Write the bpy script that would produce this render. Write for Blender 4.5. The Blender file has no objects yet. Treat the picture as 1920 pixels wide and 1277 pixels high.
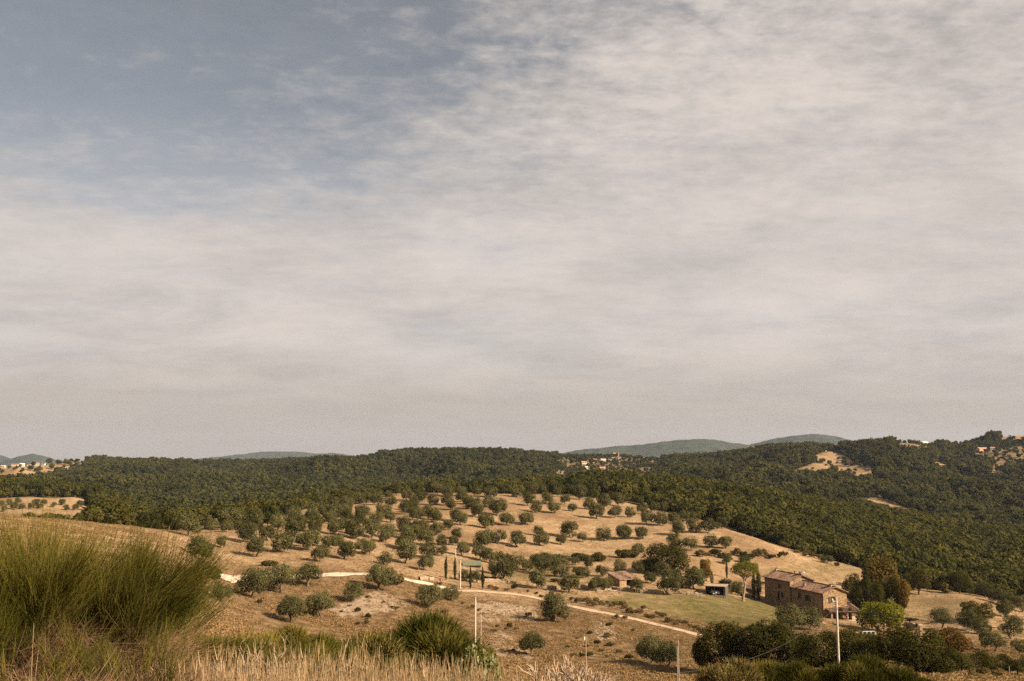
import bpy, math, random
import numpy as np
from mathutils import Vector, Matrix

# ------------------------------------------------------------------ camera, sky, sun, exposure
SC = bpy.context.scene
COL = SC.collection
W0, H0, F0 = 1920.0, 1277.0, 1867.0          # photograph frame and focal length in its pixels (35 mm lens)
HORIZON = 870.0
PITCH = math.atan((HORIZON - H0 / 2) / F0)

cam_d = bpy.data.cameras.new('camera')
cam_d.sensor_width = 36.0
cam_d.lens = 36.0 * F0 / W0
cam_d.clip_start = 0.1
cam_d.clip_end = 60000
cam = bpy.data.objects.new('camera', cam_d)
COL.objects.link(cam)
cam.location = (0, 0, 0)
cam.rotation_euler = (math.radians(90) + PITCH, 0, 0)
SC.camera = cam

SUN_AZ, SUN_EL = math.radians(115), math.radians(31)     # azimuth clockwise from the viewing direction
SUN_VEC = Vector((math.sin(SUN_AZ) * math.cos(SUN_EL), math.cos(SUN_AZ) * math.cos(SUN_EL), math.sin(SUN_EL)))
sun_d = bpy.data.lights.new('sun', 'SUN')
sun_d.energy = 5.0
sun_d.angle = math.radians(0.6)
sun_d.color = (1.0, 0.80, 0.58)
sun = bpy.data.objects.new('sun', sun_d)
sun.rotation_euler = SUN_VEC.to_track_quat('Z', 'Y').to_euler()
sun.location = (60, -20, 60)
COL.objects.link(sun)

vs = SC.view_settings
vs.view_transform = 'Standard'
vs.look = 'None'
vs.exposure = 1.8
vs.gamma = 1.0
SC.cycles.max_bounces = 5
SC.cycles.diffuse_bounces = 3
SC.cycles.transmission_bounces = 3
SC.cycles.volume_bounces = 0
SC.cycles.use_denoising = False
SC.cycles.denoising_prefilter = 'ACCURATE'
SC.cycles.denoising_input_passes = 'RGB_ALBEDO_NORMAL'


class NT:
    """small helper round a node tree"""
    def __init__(self, tree):
        self.t = tree
        tree.nodes.clear()

    def n(self, typ, ins=None, **props):
        nd = self.t.nodes.new(typ)
        for k, v in props.items():
            setattr(nd, k, v)
        for k, v in (ins or {}).items():
            self.put(nd.inputs[k], v)
        return nd

    def put(self, sock, v):
        if isinstance(v, bpy.types.NodeSocket):
            self.t.links.new(v, sock)
        else:
            if isinstance(v, (tuple, list)) and len(v) == 3 and sock.type == 'RGBA':
                v = (*v, 1)
            sock.default_value = v

    def math(self, op, a, b=0.0, c=None, clamp=False):
        nd = self.t.nodes.new('ShaderNodeMath')
        nd.operation = op
        nd.use_clamp = clamp
        self.put(nd.inputs[0], a)
        self.put(nd.inputs[1], b)
        if c is not None:
            self.put(nd.inputs[2], c)
        return nd.outputs[0]

    def vmath(self, op, a, b):
        nd = self.t.nodes.new('ShaderNodeVectorMath')
        nd.operation = op
        self.put(nd.inputs[0], a)
        self.put(nd.inputs[1], b)
        return nd.outputs[0]

    def noise(self, vec, scale, detail=4, rough=0.55, dist=0.0):
        nd = self.n('ShaderNodeTexNoise')
        if vec is not None:
            self.put(nd.inputs['Vector'], vec)
        nd.inputs['Scale'].default_value = scale
        nd.inputs['Detail'].default_value = detail
        nd.inputs['Roughness'].default_value = rough
        nd.inputs['Distortion'].default_value = dist
        return nd.outputs[0]

    def ramp(self, fac, lo, hi, a=0.0, b=1.0):
        nd = self.n('ShaderNodeMapRange', interpolation_type='SMOOTHSTEP')
        self.put(nd.inputs[0], fac)
        nd.inputs[1].default_value = lo
        nd.inputs[2].default_value = hi
        nd.inputs[3].default_value = a
        nd.inputs[4].default_value = b
        return nd.outputs[0]

    def mix(self, fac, a, b, mode='MIX'):
        nd = self.n('ShaderNodeMix', data_type='RGBA', blend_type=mode)
        self.put(nd.inputs[0], fac)
        self.put(nd.inputs[6], a)
        self.put(nd.inputs[7], b)
        return nd.outputs[2]


world = bpy.data.worlds.new('World')
SC.world = world
world.use_nodes = True
w = NT(world.node_tree)
tc = w.n('ShaderNodeTexCoord')
D = tc.outputs['Generated']
sep = w.n('ShaderNodeSeparateXYZ', {0: D})
sky = w.n('ShaderNodeTexSky', sky_type='NISHITA', sun_disc=False, sun_elevation=SUN_EL, sun_rotation=SUN_AZ,
          altitude=3000, air_density=0.8, dust_density=1.5, ozone_density=1.0)
hsv = w.n('ShaderNodeHueSaturation', {'Saturation': 0.42, 'Value': 0.64, 'Color': w.mix(1.0, sky.outputs[0], (0.76, 1.0, 0.95), 'MULTIPLY')})      # dull, dusty autumn blue
bg_sky = w.n('ShaderNodeBackground', {'Color': hsv.outputs[0], 'Strength': 0.05})
# clouds on a flat sheet overhead, so that they shrink towards the horizon
den = w.math('ADD', w.math('MAXIMUM', sep.outputs[2], 0.0), 0.16)
pl = w.n('ShaderNodeCombineXYZ', {0: w.math('DIVIDE', sep.outputs[0], den), 1: w.math('DIVIDE', sep.outputs[1], den), 2: 0.0}).outputs[0]
# a wide gap of blue in the sheet
gap_d = w.n('ShaderNodeVectorMath', operation='DISTANCE')
warp = w.n('ShaderNodeTexNoise', {'Vector': pl, 'Scale': 1.6, 'Detail': 3.0})
plw = w.vmath('ADD', pl, w.vmath('SCALE', w.vmath('SUBTRACT', warp.outputs['Color'], (0.5, 0.5, 0.5)), (0, 0, 0)))
sc_node = plw.node.inputs[1].links[0].from_node
sc_node.inputs['Scale'].default_value = 0.9
w.put(gap_d.inputs[0], w.vmath('MULTIPLY', plw, (1.0, 0.85, 1.0)))
gap_d.inputs[1].default_value = (-0.62, 1.28, 0)
gap = w.ramp(gap_d.outputs['Value'], 0.05, 1.25)
big = w.noise(w.vmath('MULTIPLY', pl, (0.8, 1.2, 1.0)), 1.3, 6, 0.58, 0.4)
rip = w.noise(w.vmath('MULTIPLY', pl, (0.9, 1.5, 1.0)), 4.6, 9, 0.68, 0.35)
puff = w.noise(w.vmath('MULTIPLY', pl, (1.0, 1.25, 1.0)), 15.0, 6, 0.62, 0.15)
f = w.math('ADD', w.math('MULTIPLY', gap, 0.62), w.math('MULTIPLY', big, 0.62))
hi_ = w.ramp(sep.outputs[2], 0.16, 0.46, 0.22, 1.0)
f = w.math('ADD', f, w.math('MULTIPLY', w.math('MULTIPLY', w.math('SUBTRACT', rip, 0.5), 0.9), hi_))
f = w.math('ADD', f, w.math('MULTIPLY', w.math('MULTIPLY', w.math('SUBTRACT', puff, 0.5), 0.72), hi_))
cover = w.ramp(f, 0.36, 0.98, 0.12, 1.0)
veil = w.ramp(sep.outputs[2], 0.05, 0.36, 0.98, 0.12)           # thin high haze thickens towards the horizon
cover = w.math('MAXIMUM', cover, veil)
# brightness of the cloud sheet: thicker parts a little greyer
thick = w.noise(w.vmath('MULTIPLY', pl, (0.9, 1.05, 1.0)), 2.0, 8, 0.60, 0.3)
mott = w.noise(w.vmath('MULTIPLY', pl, (1.0, 1.3, 1.0)), 17.0, 7, 0.66, 0.1)
thick = w.math('ADD', thick, w.math('MULTIPLY', w.math('SUBTRACT', mott, 0.5), w.math('MULTIPLY', hi_, 1.0)))
ccol = w.mix(w.ramp(thick, 0.24, 0.86), (0.214, 0.191, 0.174), (0.142, 0.130, 0.121))
low = w.ramp(sep.outputs[2], 0.0, 0.15, 1.0, 0.0)
ccol = w.mix(low, ccol, (0.132, 0.112, 0.094))
bg_cl = w.n('ShaderNodeBackground', {'Color': ccol, 'Strength': 1.0})
mx = w.n('ShaderNodeMixShader', {0: cover, 1: bg_sky.outputs[0], 2: bg_cl.outputs[0]})
wo = w.n('ShaderNodeOutputWorld', {0: mx.outputs[0]})

# ------------------------------------------------------------------ photo pixel <-> world
CP, SP = math.cos(PITCH), math.sin(PITCH)


def pix(px, py, dist):
    """point on the ray through a photo pixel at the given ground distance"""
    u, v = (px - W0 / 2) / F0, -(py - H0 / 2) / F0
    d = np.array([u, CP - v * SP, SP + v * CP])
    return d * (dist / math.hypot(d[0], d[1]))


def project(P):
    P = np.asarray(P, float)
    fw = P[..., 1] * CP + P[..., 2] * SP
    up = -P[..., 1] * SP + P[..., 2] * CP
    fw = np.where(fw < 1e-3, 1e-3, fw)
    return W0 / 2 + F0 * P[..., 0] / fw, H0 / 2 - F0 * up / fw


def az_of(px, py=HORIZON):
    u, v = (px - W0 / 2) / F0, -(py - H0 / 2) / F0
    return math.atan2(u, CP - v * SP)


# ------------------------------------------------------------------ terrain
def pchip(x, y, xn):
    x, y, xn = np.asarray(x, float), np.asarray(y, float), np.asarray(xn, float)
    h = np.diff(x)
    dl = np.diff(y) / h
    m = np.zeros_like(y)
    for i in range(1, len(x) - 1):
        if dl[i - 1] * dl[i] > 0:
            w1, w2 = 2 * h[i] + h[i - 1], h[i] + 2 * h[i - 1]
            m[i] = (w1 + w2) / (w1 / dl[i - 1] + w2 / dl[i])
    m[0], m[-1] = dl[0], dl[-1]
    xc = np.clip(xn, x[0], x[-1])
    k = np.clip(np.searchsorted(x, xc) - 1, 0, len(h) - 1)
    t = (xc - x[k]) / h[k]
    return ((2 * t**3 - 3 * t**2 + 1) * y[k] + (t**3 - 2 * t**2 + t) * h[k] * m[k]
            + (-2 * t**3 + 3 * t**2) * y[k + 1] + (t**3 - t**2) * h[k] * m[k + 1])


NEAR = [(0.3, -1.65), (4, -1.85), (8, -2.25), (12, -2.95), (16, -3.85), (20, -4.75), (30, -7.0)]
# ground rows of the photograph read along columns: distance, row
COLS = {
    -350: '60 1130 100 1045 150 985 200 950 240 948 300 962 400 970 500 955 600 945 700 935 800 918 850 916 1000 930 1200 922 1500 893 1800 874 2000 866 2300 862 2600 870',
    0: '60 1150 100 1060 150 1000 200 967 240 969 300 985 400 985 500 968 600 952 680 944 720 938 800 922 850 920 1000 935 1200 925 1500 895 1800 882 2000 871 2300 868 2600 875',
    150: '60 1190 100 1100 150 1022 200 980 235 979 300 995 400 990 500 970 600 953 680 945 720 941 800 934 870 931 1000 942 1200 925 1500 895 1800 870 1950 865 2200 870 2600 878',
    300: '60 1250 100 1170 150 1070 200 1012 225 1000 255 993 280 993 330 998 450 1000 600 990 800 965 1000 945 1300 912 1600 885 1850 871 2000 872 2300 878',
    450: '60 1290 100 1230 130 1180 150 1150 175 1110 195 1086 205 1079 220 1062 235 1042 260 1015 285 993 310 984 400 988 600 985 800 965 1000 940 1200 918 1350 906 1550 910 1750 884 1900 871 2050 875',
    600: '60 1300 100 1265 130 1215 150 1185 175 1145 195 1108 208 1081 225 1066 240 1048 260 1028 300 992 340 970 380 955 400 951 430 954 500 966 700 966 900 950 1100 925 1300 900 1450 887 1550 882 1650 882 1800 870 1900 868 2000 871',
    750: '60 1305 100 1275 130 1235 150 1205 175 1165 195 1130 210 1103 220 1088 235 1074 250 1060 270 1042 300 1012 340 980 380 955 420 934 440 927 460 926 500 937 600 950 800 950 1000 930 1300 895 1500 863 1620 850 1700 847 1800 851',
    860: '60 1305 110 1275 130 1250 150 1222 175 1183 190 1160 210 1130 225 1107 240 1088 260 1062 280 1042 310 1012 350 978 390 950 430 930 450 925 470 926 520 935 620 945 800 945 1000 920 1300 885 1550 855 1650 848 1750 850',
    1000: '60 1310 110 1280 130 1265 150 1238 175 1200 190 1178 205 1156 225 1122 235 1110 250 1093 270 1073 300 1042 340 1005 380 970 420 943 450 931 480 927 520 926 600 923 650 925 800 935 1000 915 1300 885 1600 861 1750 852 1850 853',
    1150: '60 1315 110 1290 130 1275 150 1250 175 1215 195 1180 215 1148 230 1128 245 1109 260 1092 280 1073 310 1045 350 1008 390 975 430 953 460 942 500 935 560 928 620 924 660 924 800 940 1000 918 1300 892 1600 866 1800 855 1900 853 2000 857',
    1300: '60 1315 110 1290 130 1275 150 1253 175 1218 195 1188 215 1163 235 1135 250 1117 265 1104 285 1083 310 1055 350 1015 380 987 400 976 430 972 470 968 530 953 600 938 650 929 700 926 800 937 1000 925 1200 902 1500 872 1750 861 1850 861',
    1400: '60 1315 110 1287 130 1272 150 1250 175 1220 195 1194 215 1166 235 1147 250 1136 262 1130 278 1121 292 1103 315 1066 340 1030 365 1012 385 1006 420 1004 470 987 530 967 600 947 670 931 720 926 800 937 1000 930 1200 899 1400 875 1550 852 1650 850',
    1500: '60 1315 110 1285 130 1268 150 1247 175 1219 200 1190 220 1168 240 1160 255 1153 265 1148 280 1136 295 1115 310 1088 330 1062 350 1046 365 1039 385 1039 420 1037 480 1012 550 988 620 964 690 947 740 942 850 960 1000 945 1200 905 1400 866 1500 848 1600 843 1700 845',
    1600: '60 1315 110 1282 130 1264 150 1242 175 1219 200 1201 220 1187 240 1174 255 1165 270 1152 285 1134 300 1114 320 1090 340 1073 355 1065 370 1065 400 1067 460 1047 540 1018 620 988 690 967 740 961 850 975 1000 950 1200 905 1350 875 1500 846 1600 838 1700 838',
    1700: '60 1315 110 1282 130 1262 150 1242 175 1224 200 1211 220 1198 240 1185 260 1170 280 1150 300 1130 320 1112 335 1103 350 1100 380 1097 440 1074 520 1042 600 1013 680 989 740 979 850 985 1000 960 1200 925 1350 890 1500 842 1600 827 1680 824 1800 828',
    1800: '60 1315 110 1284 130 1266 150 1250 175 1233 200 1216 225 1196 250 1175 270 1158 290 1138 310 1122 330 1114 345 1113 380 1116 440 1097 520 1068 600 1038 680 1012 740 999 850 1002 1000 970 1200 930 1400 887 1550 853 1700 838 1800 836 1900 838',
    1920: '60 1320 110 1292 130 1280 150 1268 175 1250 200 1232 225 1212 250 1192 270 1175 290 1160 310 1148 330 1140 350 1135 400 1126 460 1107 540 1072 620 1043 700 1018 760 1007 850 1005 1000 975 1200 935 1400 895 1600 857 1800 826 1900 816 2000 818',
    2300: '60 1330 110 1310 150 1290 200 1255 250 1215 300 1180 350 1158 400 1140 460 1120 540 1085 620 1052 700 1025 760 1012 850 1005 1000 975 1200 930 1400 890 1600 850 1800 820 1950 808 2100 812',
}
RINGS = np.concatenate([[0.3], np.geomspace(1.0, 60, 90)[:-1], np.geomspace(60, 480, 190)[:-1], np.geomspace(480, 2600, 190)[:-1],
                        np.geomspace(2600, 10800, 12)])
DENSE = np.radians(np.linspace(-31, 31, 520))
SIDE = np.radians(np.concatenate([np.linspace(32, 60, 16), np.linspace(65, 180, 20)]))
TH = np.concatenate([-SIDE[::-1], DENSE, SIDE])


def build_height():
    pxs = sorted(COLS)
    th_c = np.array([az_of(p) for p in pxs])
    tab = []
    for p in pxs:
        v = list(map(float, COLS[p].split()))
        k = 1.0 + 0.09 * min(1, max(0, (p - 600) / 600))
        Ds = [a for a, b in NEAR]
        Zs = [b * (k if a >= 8 else 1) for a, b in NEAR]
        for d, r in zip(v[::2], v[1::2]):
            Ds.append(d)
            Zs.append(pix(p, r, d)[2])
        last = Ds[-1]
        Ds += [max(3000, last + 500), 4500, 15000]
        Zs += [-45, -70, -70]
        tab.append(pchip(Ds, Zs, RINGS))
    tab = np.array(tab)                                   # columns x rings
    Z = np.empty((len(TH), len(RINGS)))
    thc = np.clip(TH, th_c[0], th_c[-1])
    for j in range(len(RINGS)):
        Z[:, j] = pchip(th_c, tab[:, j], thc)
    back = np.clip((np.abs(TH) - math.radians(70)) / math.radians(60), 0, 1)[:, None]
    back = back * back * (3 - 2 * back)
    Z = Z * (1 - back) + (-1.65 + 0.012 * np.minimum(RINGS, 3000))[None, :] * back
    return Z


_rs = np.random.RandomState(7)
_LAT = _rs.rand(256, 256)


def vnoise(x, y):
    xi, yi = np.floor(x).astype(int), np.floor(y).astype(int)
    fx, fy = x - xi, y - yi
    fx, fy = fx * fx * (3 - 2 * fx), fy * fy * (3 - 2 * fy)
    a = _LAT[xi % 256, yi % 256]
    b = _LAT[(xi + 1) % 256, yi % 256]
    c = _LAT[xi % 256, (yi + 1) % 256]
    d = _LAT[(xi + 1) % 256, (yi + 1) % 256]
    return (a * (1 - fx) + b * fx) * (1 - fy) + (c * (1 - fx) + d * fx) * fy - 0.5


def fbm(x, y, o=4):
    s, amp = 0, 1
    for i in range(o):
        s = s + amp * vnoise(x * 2**i + 17.3 * i, y * 2**i - 9.1 * i)
        amp *= 0.5
    return s


HZ = build_height()
GX = np.sin(TH)[:, None] * RINGS[None, :]
GY = np.cos(TH)[:, None] * RINGS[None, :]
amp_f = np.clip((RINGS - 800) / 500, 0, 1)[None, :] * np.clip((3000 - RINGS) / 600, 0, 1)[None, :]
amp_m = np.clip((RINGS - 40) / 100, 0, 1)[None, :] * np.clip((900 - RINGS) / 300, 0, 1)[None, :]
amp_w = np.clip((RINGS - 470) / 90, 0, 1)[None, :] * np.clip((900 - RINGS) / 120, 0, 1)[None, :]
HZ = HZ + amp_w * 9 * fbm(GX / 60 + 31, GY / 140, 2)
HZ = HZ + amp_f * (58 * fbm(GX / 150, GY / 480, 3) * np.clip(1.3 - RINGS / 2200, 0.35, 1)[None, :]) + amp_m * (0.7 * fbm(GX / 22, GY / 22, 3)) + 0.07 * fbm(GX / 1.7, GY / 1.7, 2) * np.clip((RINGS - 3) / 5, 0, 1)[None, :]
LR = np.log(RINGS)
# bring the crest of the far hills (with trees on it) to the skyline read off the photograph
SKYLINE = [(-350, 860), (0, 868), (50, 866), (90, 863), (130, 858), (170, 855), (200, 857), (240, 861), (300, 862), (450, 863), (500, 862), (560, 860), (620, 858), (690, 855), (720, 847), (760, 843),
           (850, 843), (950, 842), (1000, 847), (1100, 850), (1150, 847), (1200, 852), (1240, 856), (1290, 852), (1340, 850), (1400, 842), (1440, 836), (1500, 833), (1570, 833), (1620, 828), (1660, 822),
           (1690, 821), (1740, 825), (1780, 831), (1800, 833), (1830, 823), (1860, 812), (1890, 810), (1920, 808), (2300, 800)]
for _ in range(3):
    far_ = (RINGS > 800) & (RINGS < 2450)
    rows_ = project(np.stack([GX, GY, HZ + 7.5], -1))[1][:, far_]
    want_ = np.interp(TH, [az_of(a, 850) for a, b in SKYLINE], [b for a, b in SKYLINE])
    dif = np.where(np.abs(TH) < 0.62, rows_.min(1) - want_, 0)
    wt = np.clip((RINGS - 950) / 500, 0, 1) * np.clip((2900 - RINGS) / 400, 0, 1)
    HZ = HZ + dif[:, None] / F0 * (RINGS * wt)[None, :]


def gz(x, y):
    """height of the ground mesh"""
    x, y = np.asarray(x, float), np.asarray(y, float)
    th, lr = np.arctan2(x, y), np.log(np.clip(np.hypot(x, y), 0.31, 10700))
    i = np.clip(np.searchsorted(TH, th) - 1, 0, len(TH) - 2)
    j = np.clip(np.searchsorted(LR, lr) - 1, 0, len(LR) - 2)
    a = np.clip((th - TH[i]) / (TH[i + 1] - TH[i]), 0, 1)
    r0, r1 = RINGS[j], RINGS[j + 1]
    b = np.clip((np.exp(lr) - r0) / (r1 - r0), 0, 1)
    return (HZ[i, j] * (1 - a) + HZ[i + 1, j] * a) * (1 - b) + (HZ[i, j + 1] * (1 - a) + HZ[i + 1, j + 1] * a) * b


_MD = np.geomspace(7, 2590, 5000)


def hit(px, py, dmin=7.0, dmax=2590):
    """where the ray through a photo pixel meets the ground"""
    p = pix(px, py, 1.0)
    k = (_MD >= dmin) & (_MD <= dmax)
    ds = _MD[k]
    g = gz(p[0] * ds, p[1] * ds) - p[2] * ds
    idx = np.nonzero(g >= 0)[0]
    if len(idx):
        i = idx[0]
    else:
        i = int(np.argmax(g / ds))
    d = ds[i]
    return np.array([p[0] * d, p[1] * d, float(gz(p[0] * d, p[1] * d))]), d


def at(px, dist, py=HORIZON):
    p = pix(px, py, dist)
    return np.array([p[0], p[1], float(gz(p[0], p[1]))])


# ------------------------------------------------------------------ mesh helpers
def mesh(name, V, Fq, mats=(), smooth=False, midx=None):
    """V (n,3); Fq = array of quads/tris (m,k) or list of such arrays"""
    me = bpy.data.meshes.new(name)
    V = np.asarray(V, np.float32).reshape(-1, 3)
    Fs = Fq if isinstance(Fq, list) else [Fq]
    Fs = [np.asarray(f_, np.int32) for f_ in Fs if len(f_)]
    loops = np.concatenate([f_.ravel() for f_ in Fs])
    tot = np.concatenate([np.full(len(f_), f_.shape[1], np.int32) for f_ in Fs])
    start = np.concatenate([[0], np.cumsum(tot)[:-1]]).astype(np.int32)
    me.vertices.add(len(V))
    me.vertices.foreach_set('co', V.ravel())
    me.loops.add(len(loops))
    me.loops.foreach_set('vertex_index', loops)
    me.polygons.add(len(tot))
    me.polygons.foreach_set('loop_start', start)
    me.polygons.foreach_set('loop_total', tot)
    if midx is not None:
        me.polygons.foreach_set('material_index', np.asarray(midx, np.int32))
    me.polygons.foreach_set('use_smooth', np.full(len(tot), bool(smooth)))
    me.update(calc_edges=True)
    me.validate()
    for m in mats:
        me.materials.append(m)
    return me


def link(name, data, parent=None, loc=None, rotz=0.0, scale=None):
    o = bpy.data.objects.new(name, data)
    COL.objects.link(o)
    o.parent = parent
    if loc is not None:
        o.location = [float(c) for c in loc]
    if rotz:
        o.rotation_euler = (0, 0, rotz)
    if scale is not None:
        o.scale = (scale,) * 3 if np.isscalar(scale) else scale
    return o


def tag(o, label=None, cat=None, group=None, kind=None):
    if label:
        o['label'] = label
    if cat:
        o['category'] = cat
    if group:
        o['group'] = group
    if kind:
        o['kind'] = kind
    return o


def empty(name, loc, label, cat, group=None, rotz=0.0, scale=None):
    return tag(link(name, None, None, loc, rotz, scale), label, cat, group)


class B:
    """collects boxes, tubes and polygons into one mesh"""
    def __init__(self):
        self.v, self.q, self.t, self.n = [], [], [], 0

    def add(self, V, F):
        V = np.asarray(V, float).reshape(-1, 3)
        F = np.asarray(F, int)
        (self.q if F.shape[1] == 4 else self.t).append(F + self.n)
        self.v.append(V)
        self.n += len(V)
        return self

    def box(self, x0, x1, y0, y1, z0, z1):
        V = [(x, y, z) for z in (z0, z1) for y in (y0, y1) for x in (x0, x1)]
        return self.add(V, [(0, 2, 3, 1), (4, 5, 7, 6), (0, 1, 5, 4), (2, 6, 7, 3), (0, 4, 6, 2), (1, 3, 7, 5)])

    def hexa(self, pts):
        """eight corners: four below, four above, in the same turn"""
        return self.add(pts, [(3, 2, 1, 0), (4, 5, 6, 7), (0, 1, 5, 4), (1, 2, 6, 5), (2, 3, 7, 6), (3, 0, 4, 7)])

    def tube(self, pts, rad, sides=6, cap=True):
        pts = np.asarray(pts, float)
        n = len(pts)
        rad = np.broadcast_to(np.asarray(rad, float), (n,))
        tg = np.gradient(pts, axis=0)
        tg /= np.linalg.norm(tg, axis=1)[:, None] + 1e-9
        ref = np.array([0.31, 0.17, 0.93]) if abs(tg[0][2]) < 0.8 else np.array([0.93, 0.2, 0.1])
        a = np.cross(tg, ref)
        a /= np.linalg.norm(a, axis=1)[:, None] + 1e-9
        b = np.cross(tg, a)
        an = np.arange(sides) * 2 * math.pi / sides
        V = pts[:, None, :] + rad[:, None, None] * (np.cos(an)[None, :, None] * a[:, None, :] + np.sin(an)[None, :, None] * b[:, None, :])
        F = []
        for i in range(n - 1):
            for k in range(sides):
                k2 = (k + 1) % sides
                F.append((i * sides + k, i * sides + k2, (i + 1) * sides + k2, (i + 1) * sides + k))
        self.add(V.reshape(-1, 3), F)
        if cap:
            c = pts[-1] + tg[-1] * rad[-1] * 0.4
            V2 = np.concatenate([V[-1], [c]])
            self.add(V2, [(k, (k + 1) % sides, sides) for k in range(sides)])
        return self

    def mesh(self, name, *mats, smooth=False):
        Fs = []
        if self.q:
            Fs.append(np.concatenate(self.q))
        if self.t:
            Fs.append(np.concatenate(self.t))
        return mesh(name, np.concatenate(self.v), Fs, mats, smooth)


def unit(v):
    return v / (np.linalg.norm(v, axis=-1, keepdims=True) + 1e-9)


def leaf_quads(C, N, size, aspect, rng, fold=0.0):
    n = len(C)
    N = unit(N)
    R = rng.normal(size=(n, 3))
    T = unit(np.cross(N, R))
    Bt = np.cross(N, T)
    s = np.broadcast_to(np.asarray(size, float), (n,))[:, None]
    a, b = T * s, Bt * s * aspect
    V = np.stack([C - a * 0.5 - b * 0.28, C - b * 0.06 + a * 0.02 - b * 0.44, C + a * 0.5 + b * 0.2, C + b * 0.5 - a * 0.1], 1)
    return V.reshape(-1, 3), np.arange(4 * n).reshape(n, 4)


def crown(rng, lobes, n, size, aspect=0.8, shell=0.72, jit=0.45, drop=0.25, up=0.15, var=0.35):
    L = np.asarray(lobes, float)
    wgt = (L[:, 3] * L[:, 4] + L[:, 4] * L[:, 5] + L[:, 3] * L[:, 5])
    k = rng.choice(len(L), n, p=wgt / wgt.sum())
    d = unit(rng.normal(size=(n, 3)))
    r = np.where(rng.rand(n) < shell, rng.uniform(0.84, 1.1, n), rng.rand(n) ** 0.5 * 0.9)
    C = L[k, :3] + d * L[k, 3:6] * r[:, None]
    # thin out leaves buried deep in a neighbouring lobe
    deep = np.zeros(n, bool)
    for l in L:
        deep |= (((C - l[:3]) / l[3:6]) ** 2).sum(1) < 0.42
    keep = ~deep | (rng.rand(n) < drop)
    C, d = C[keep], d[keep]
    N = d + jit * rng.normal(size=d.shape) + np.array([0, 0, up])
    return leaf_quads(C, N, size * rng.uniform(1 - var, 1 + var, len(C)), aspect, rng)


# ------------------------------------------------------------------ materials
ALB = 0.8


def dim(c):
    return tuple(ALB * x for x in c) if c else c


def mat(name):
    m = bpy.data.materials.new(name)
    m.use_nodes = True
    return m, NT(m.node_tree)


def leaf_mat(name, a, b, c=None, trans=0.3, spec=0.0, cf=0.12, patch=None, ow=0.45):
    """foliage: colour differs leaf by leaf and tree by tree"""
    a, b, c = dim(a), dim(b), dim(c)
    m, t = mat(name)
    geo = t.n('ShaderNodeNewGeometry')
    oi = t.n('ShaderNodeObjectInfo')
    fac = t.math('ADD', t.math('MULTIPLY', geo.outputs['Random Per Island'], 1 - ow), t.math('MULTIPLY', oi.outputs['Random'], ow))
    col = t.mix(fac, a, b)
    if c:
        r2 = t.math('FRACT', t.math('MULTIPLY', oi.outputs['Random'], 7.31))
        r3 = t.math('FRACT', t.math('MULTIPLY', geo.outputs['Random Per Island'], 13.7))
        col = t.mix(t.math('GREATER_THAN', t.math('ADD', t.math('MULTIPLY', r2, 0.6), t.math('MULTIPLY', r3, 0.4)), 1.0 - cf), col, c)
    if patch:      # stands of lighter and darker kinds of tree
        pn = t.noise(geo.outputs['Position'], patch, 4, 0.6)
        col = t.mix(t.ramp(pn, 0.36, 0.64), t.mix(0.5, col, (0.009, 0.013, 0.005)), t.mix(0.14, col, (0.11, 0.09, 0.026)))
    df = t.n('ShaderNodeBsdfDiffuse', {'Color': col})
    tr = t.n('ShaderNodeBsdfTranslucent', {'Color': t.mix(0.5, col, (0.30, 0.26, 0.03))})
    sh = t.n('ShaderNodeMixShader', {0: trans, 1: df.outputs[0], 2: tr.outputs[0]})
    if spec:
        gl = t.n('ShaderNodeBsdfGlossy', {'Color': (0.8, 0.8, 0.75), 'Roughness': 0.5})
        sh = t.n('ShaderNodeMixShader', {0: spec, 1: sh.outputs[0], 2: gl.outputs[0]})
    t.n('ShaderNodeOutputMaterial', {0: sh.outputs[0]})
    return m


def plain(name, a, b=None, scale=4.0, rough=0.85, bump=0.0, metal=0.0, spec=0.3, coord='Object'):
    a, b = dim(a), dim(b)
    m, t = mat(name)
    tc_ = t.n('ShaderNodeTexCoord').outputs[coord]
    nz = t.noise(tc_, scale, 5, 0.6)
    col = t.mix(t.ramp(nz, 0.3, 0.7), a, b or a)
    bs = t.n('ShaderNodeBsdfPrincipled', {'Base Color': col, 'Roughness': rough, 'Metallic': metal, 'Specular IOR Level': spec})
    if bump:
        bp = t.n('ShaderNodeBump', {'Height': nz, 'Strength': bump, 'Distance': 0.05})
        t.put(bs.inputs['Normal'], bp.outputs[0])
    t.n('ShaderNodeOutputMaterial', {0: bs.outputs[0]})
    return m


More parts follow.
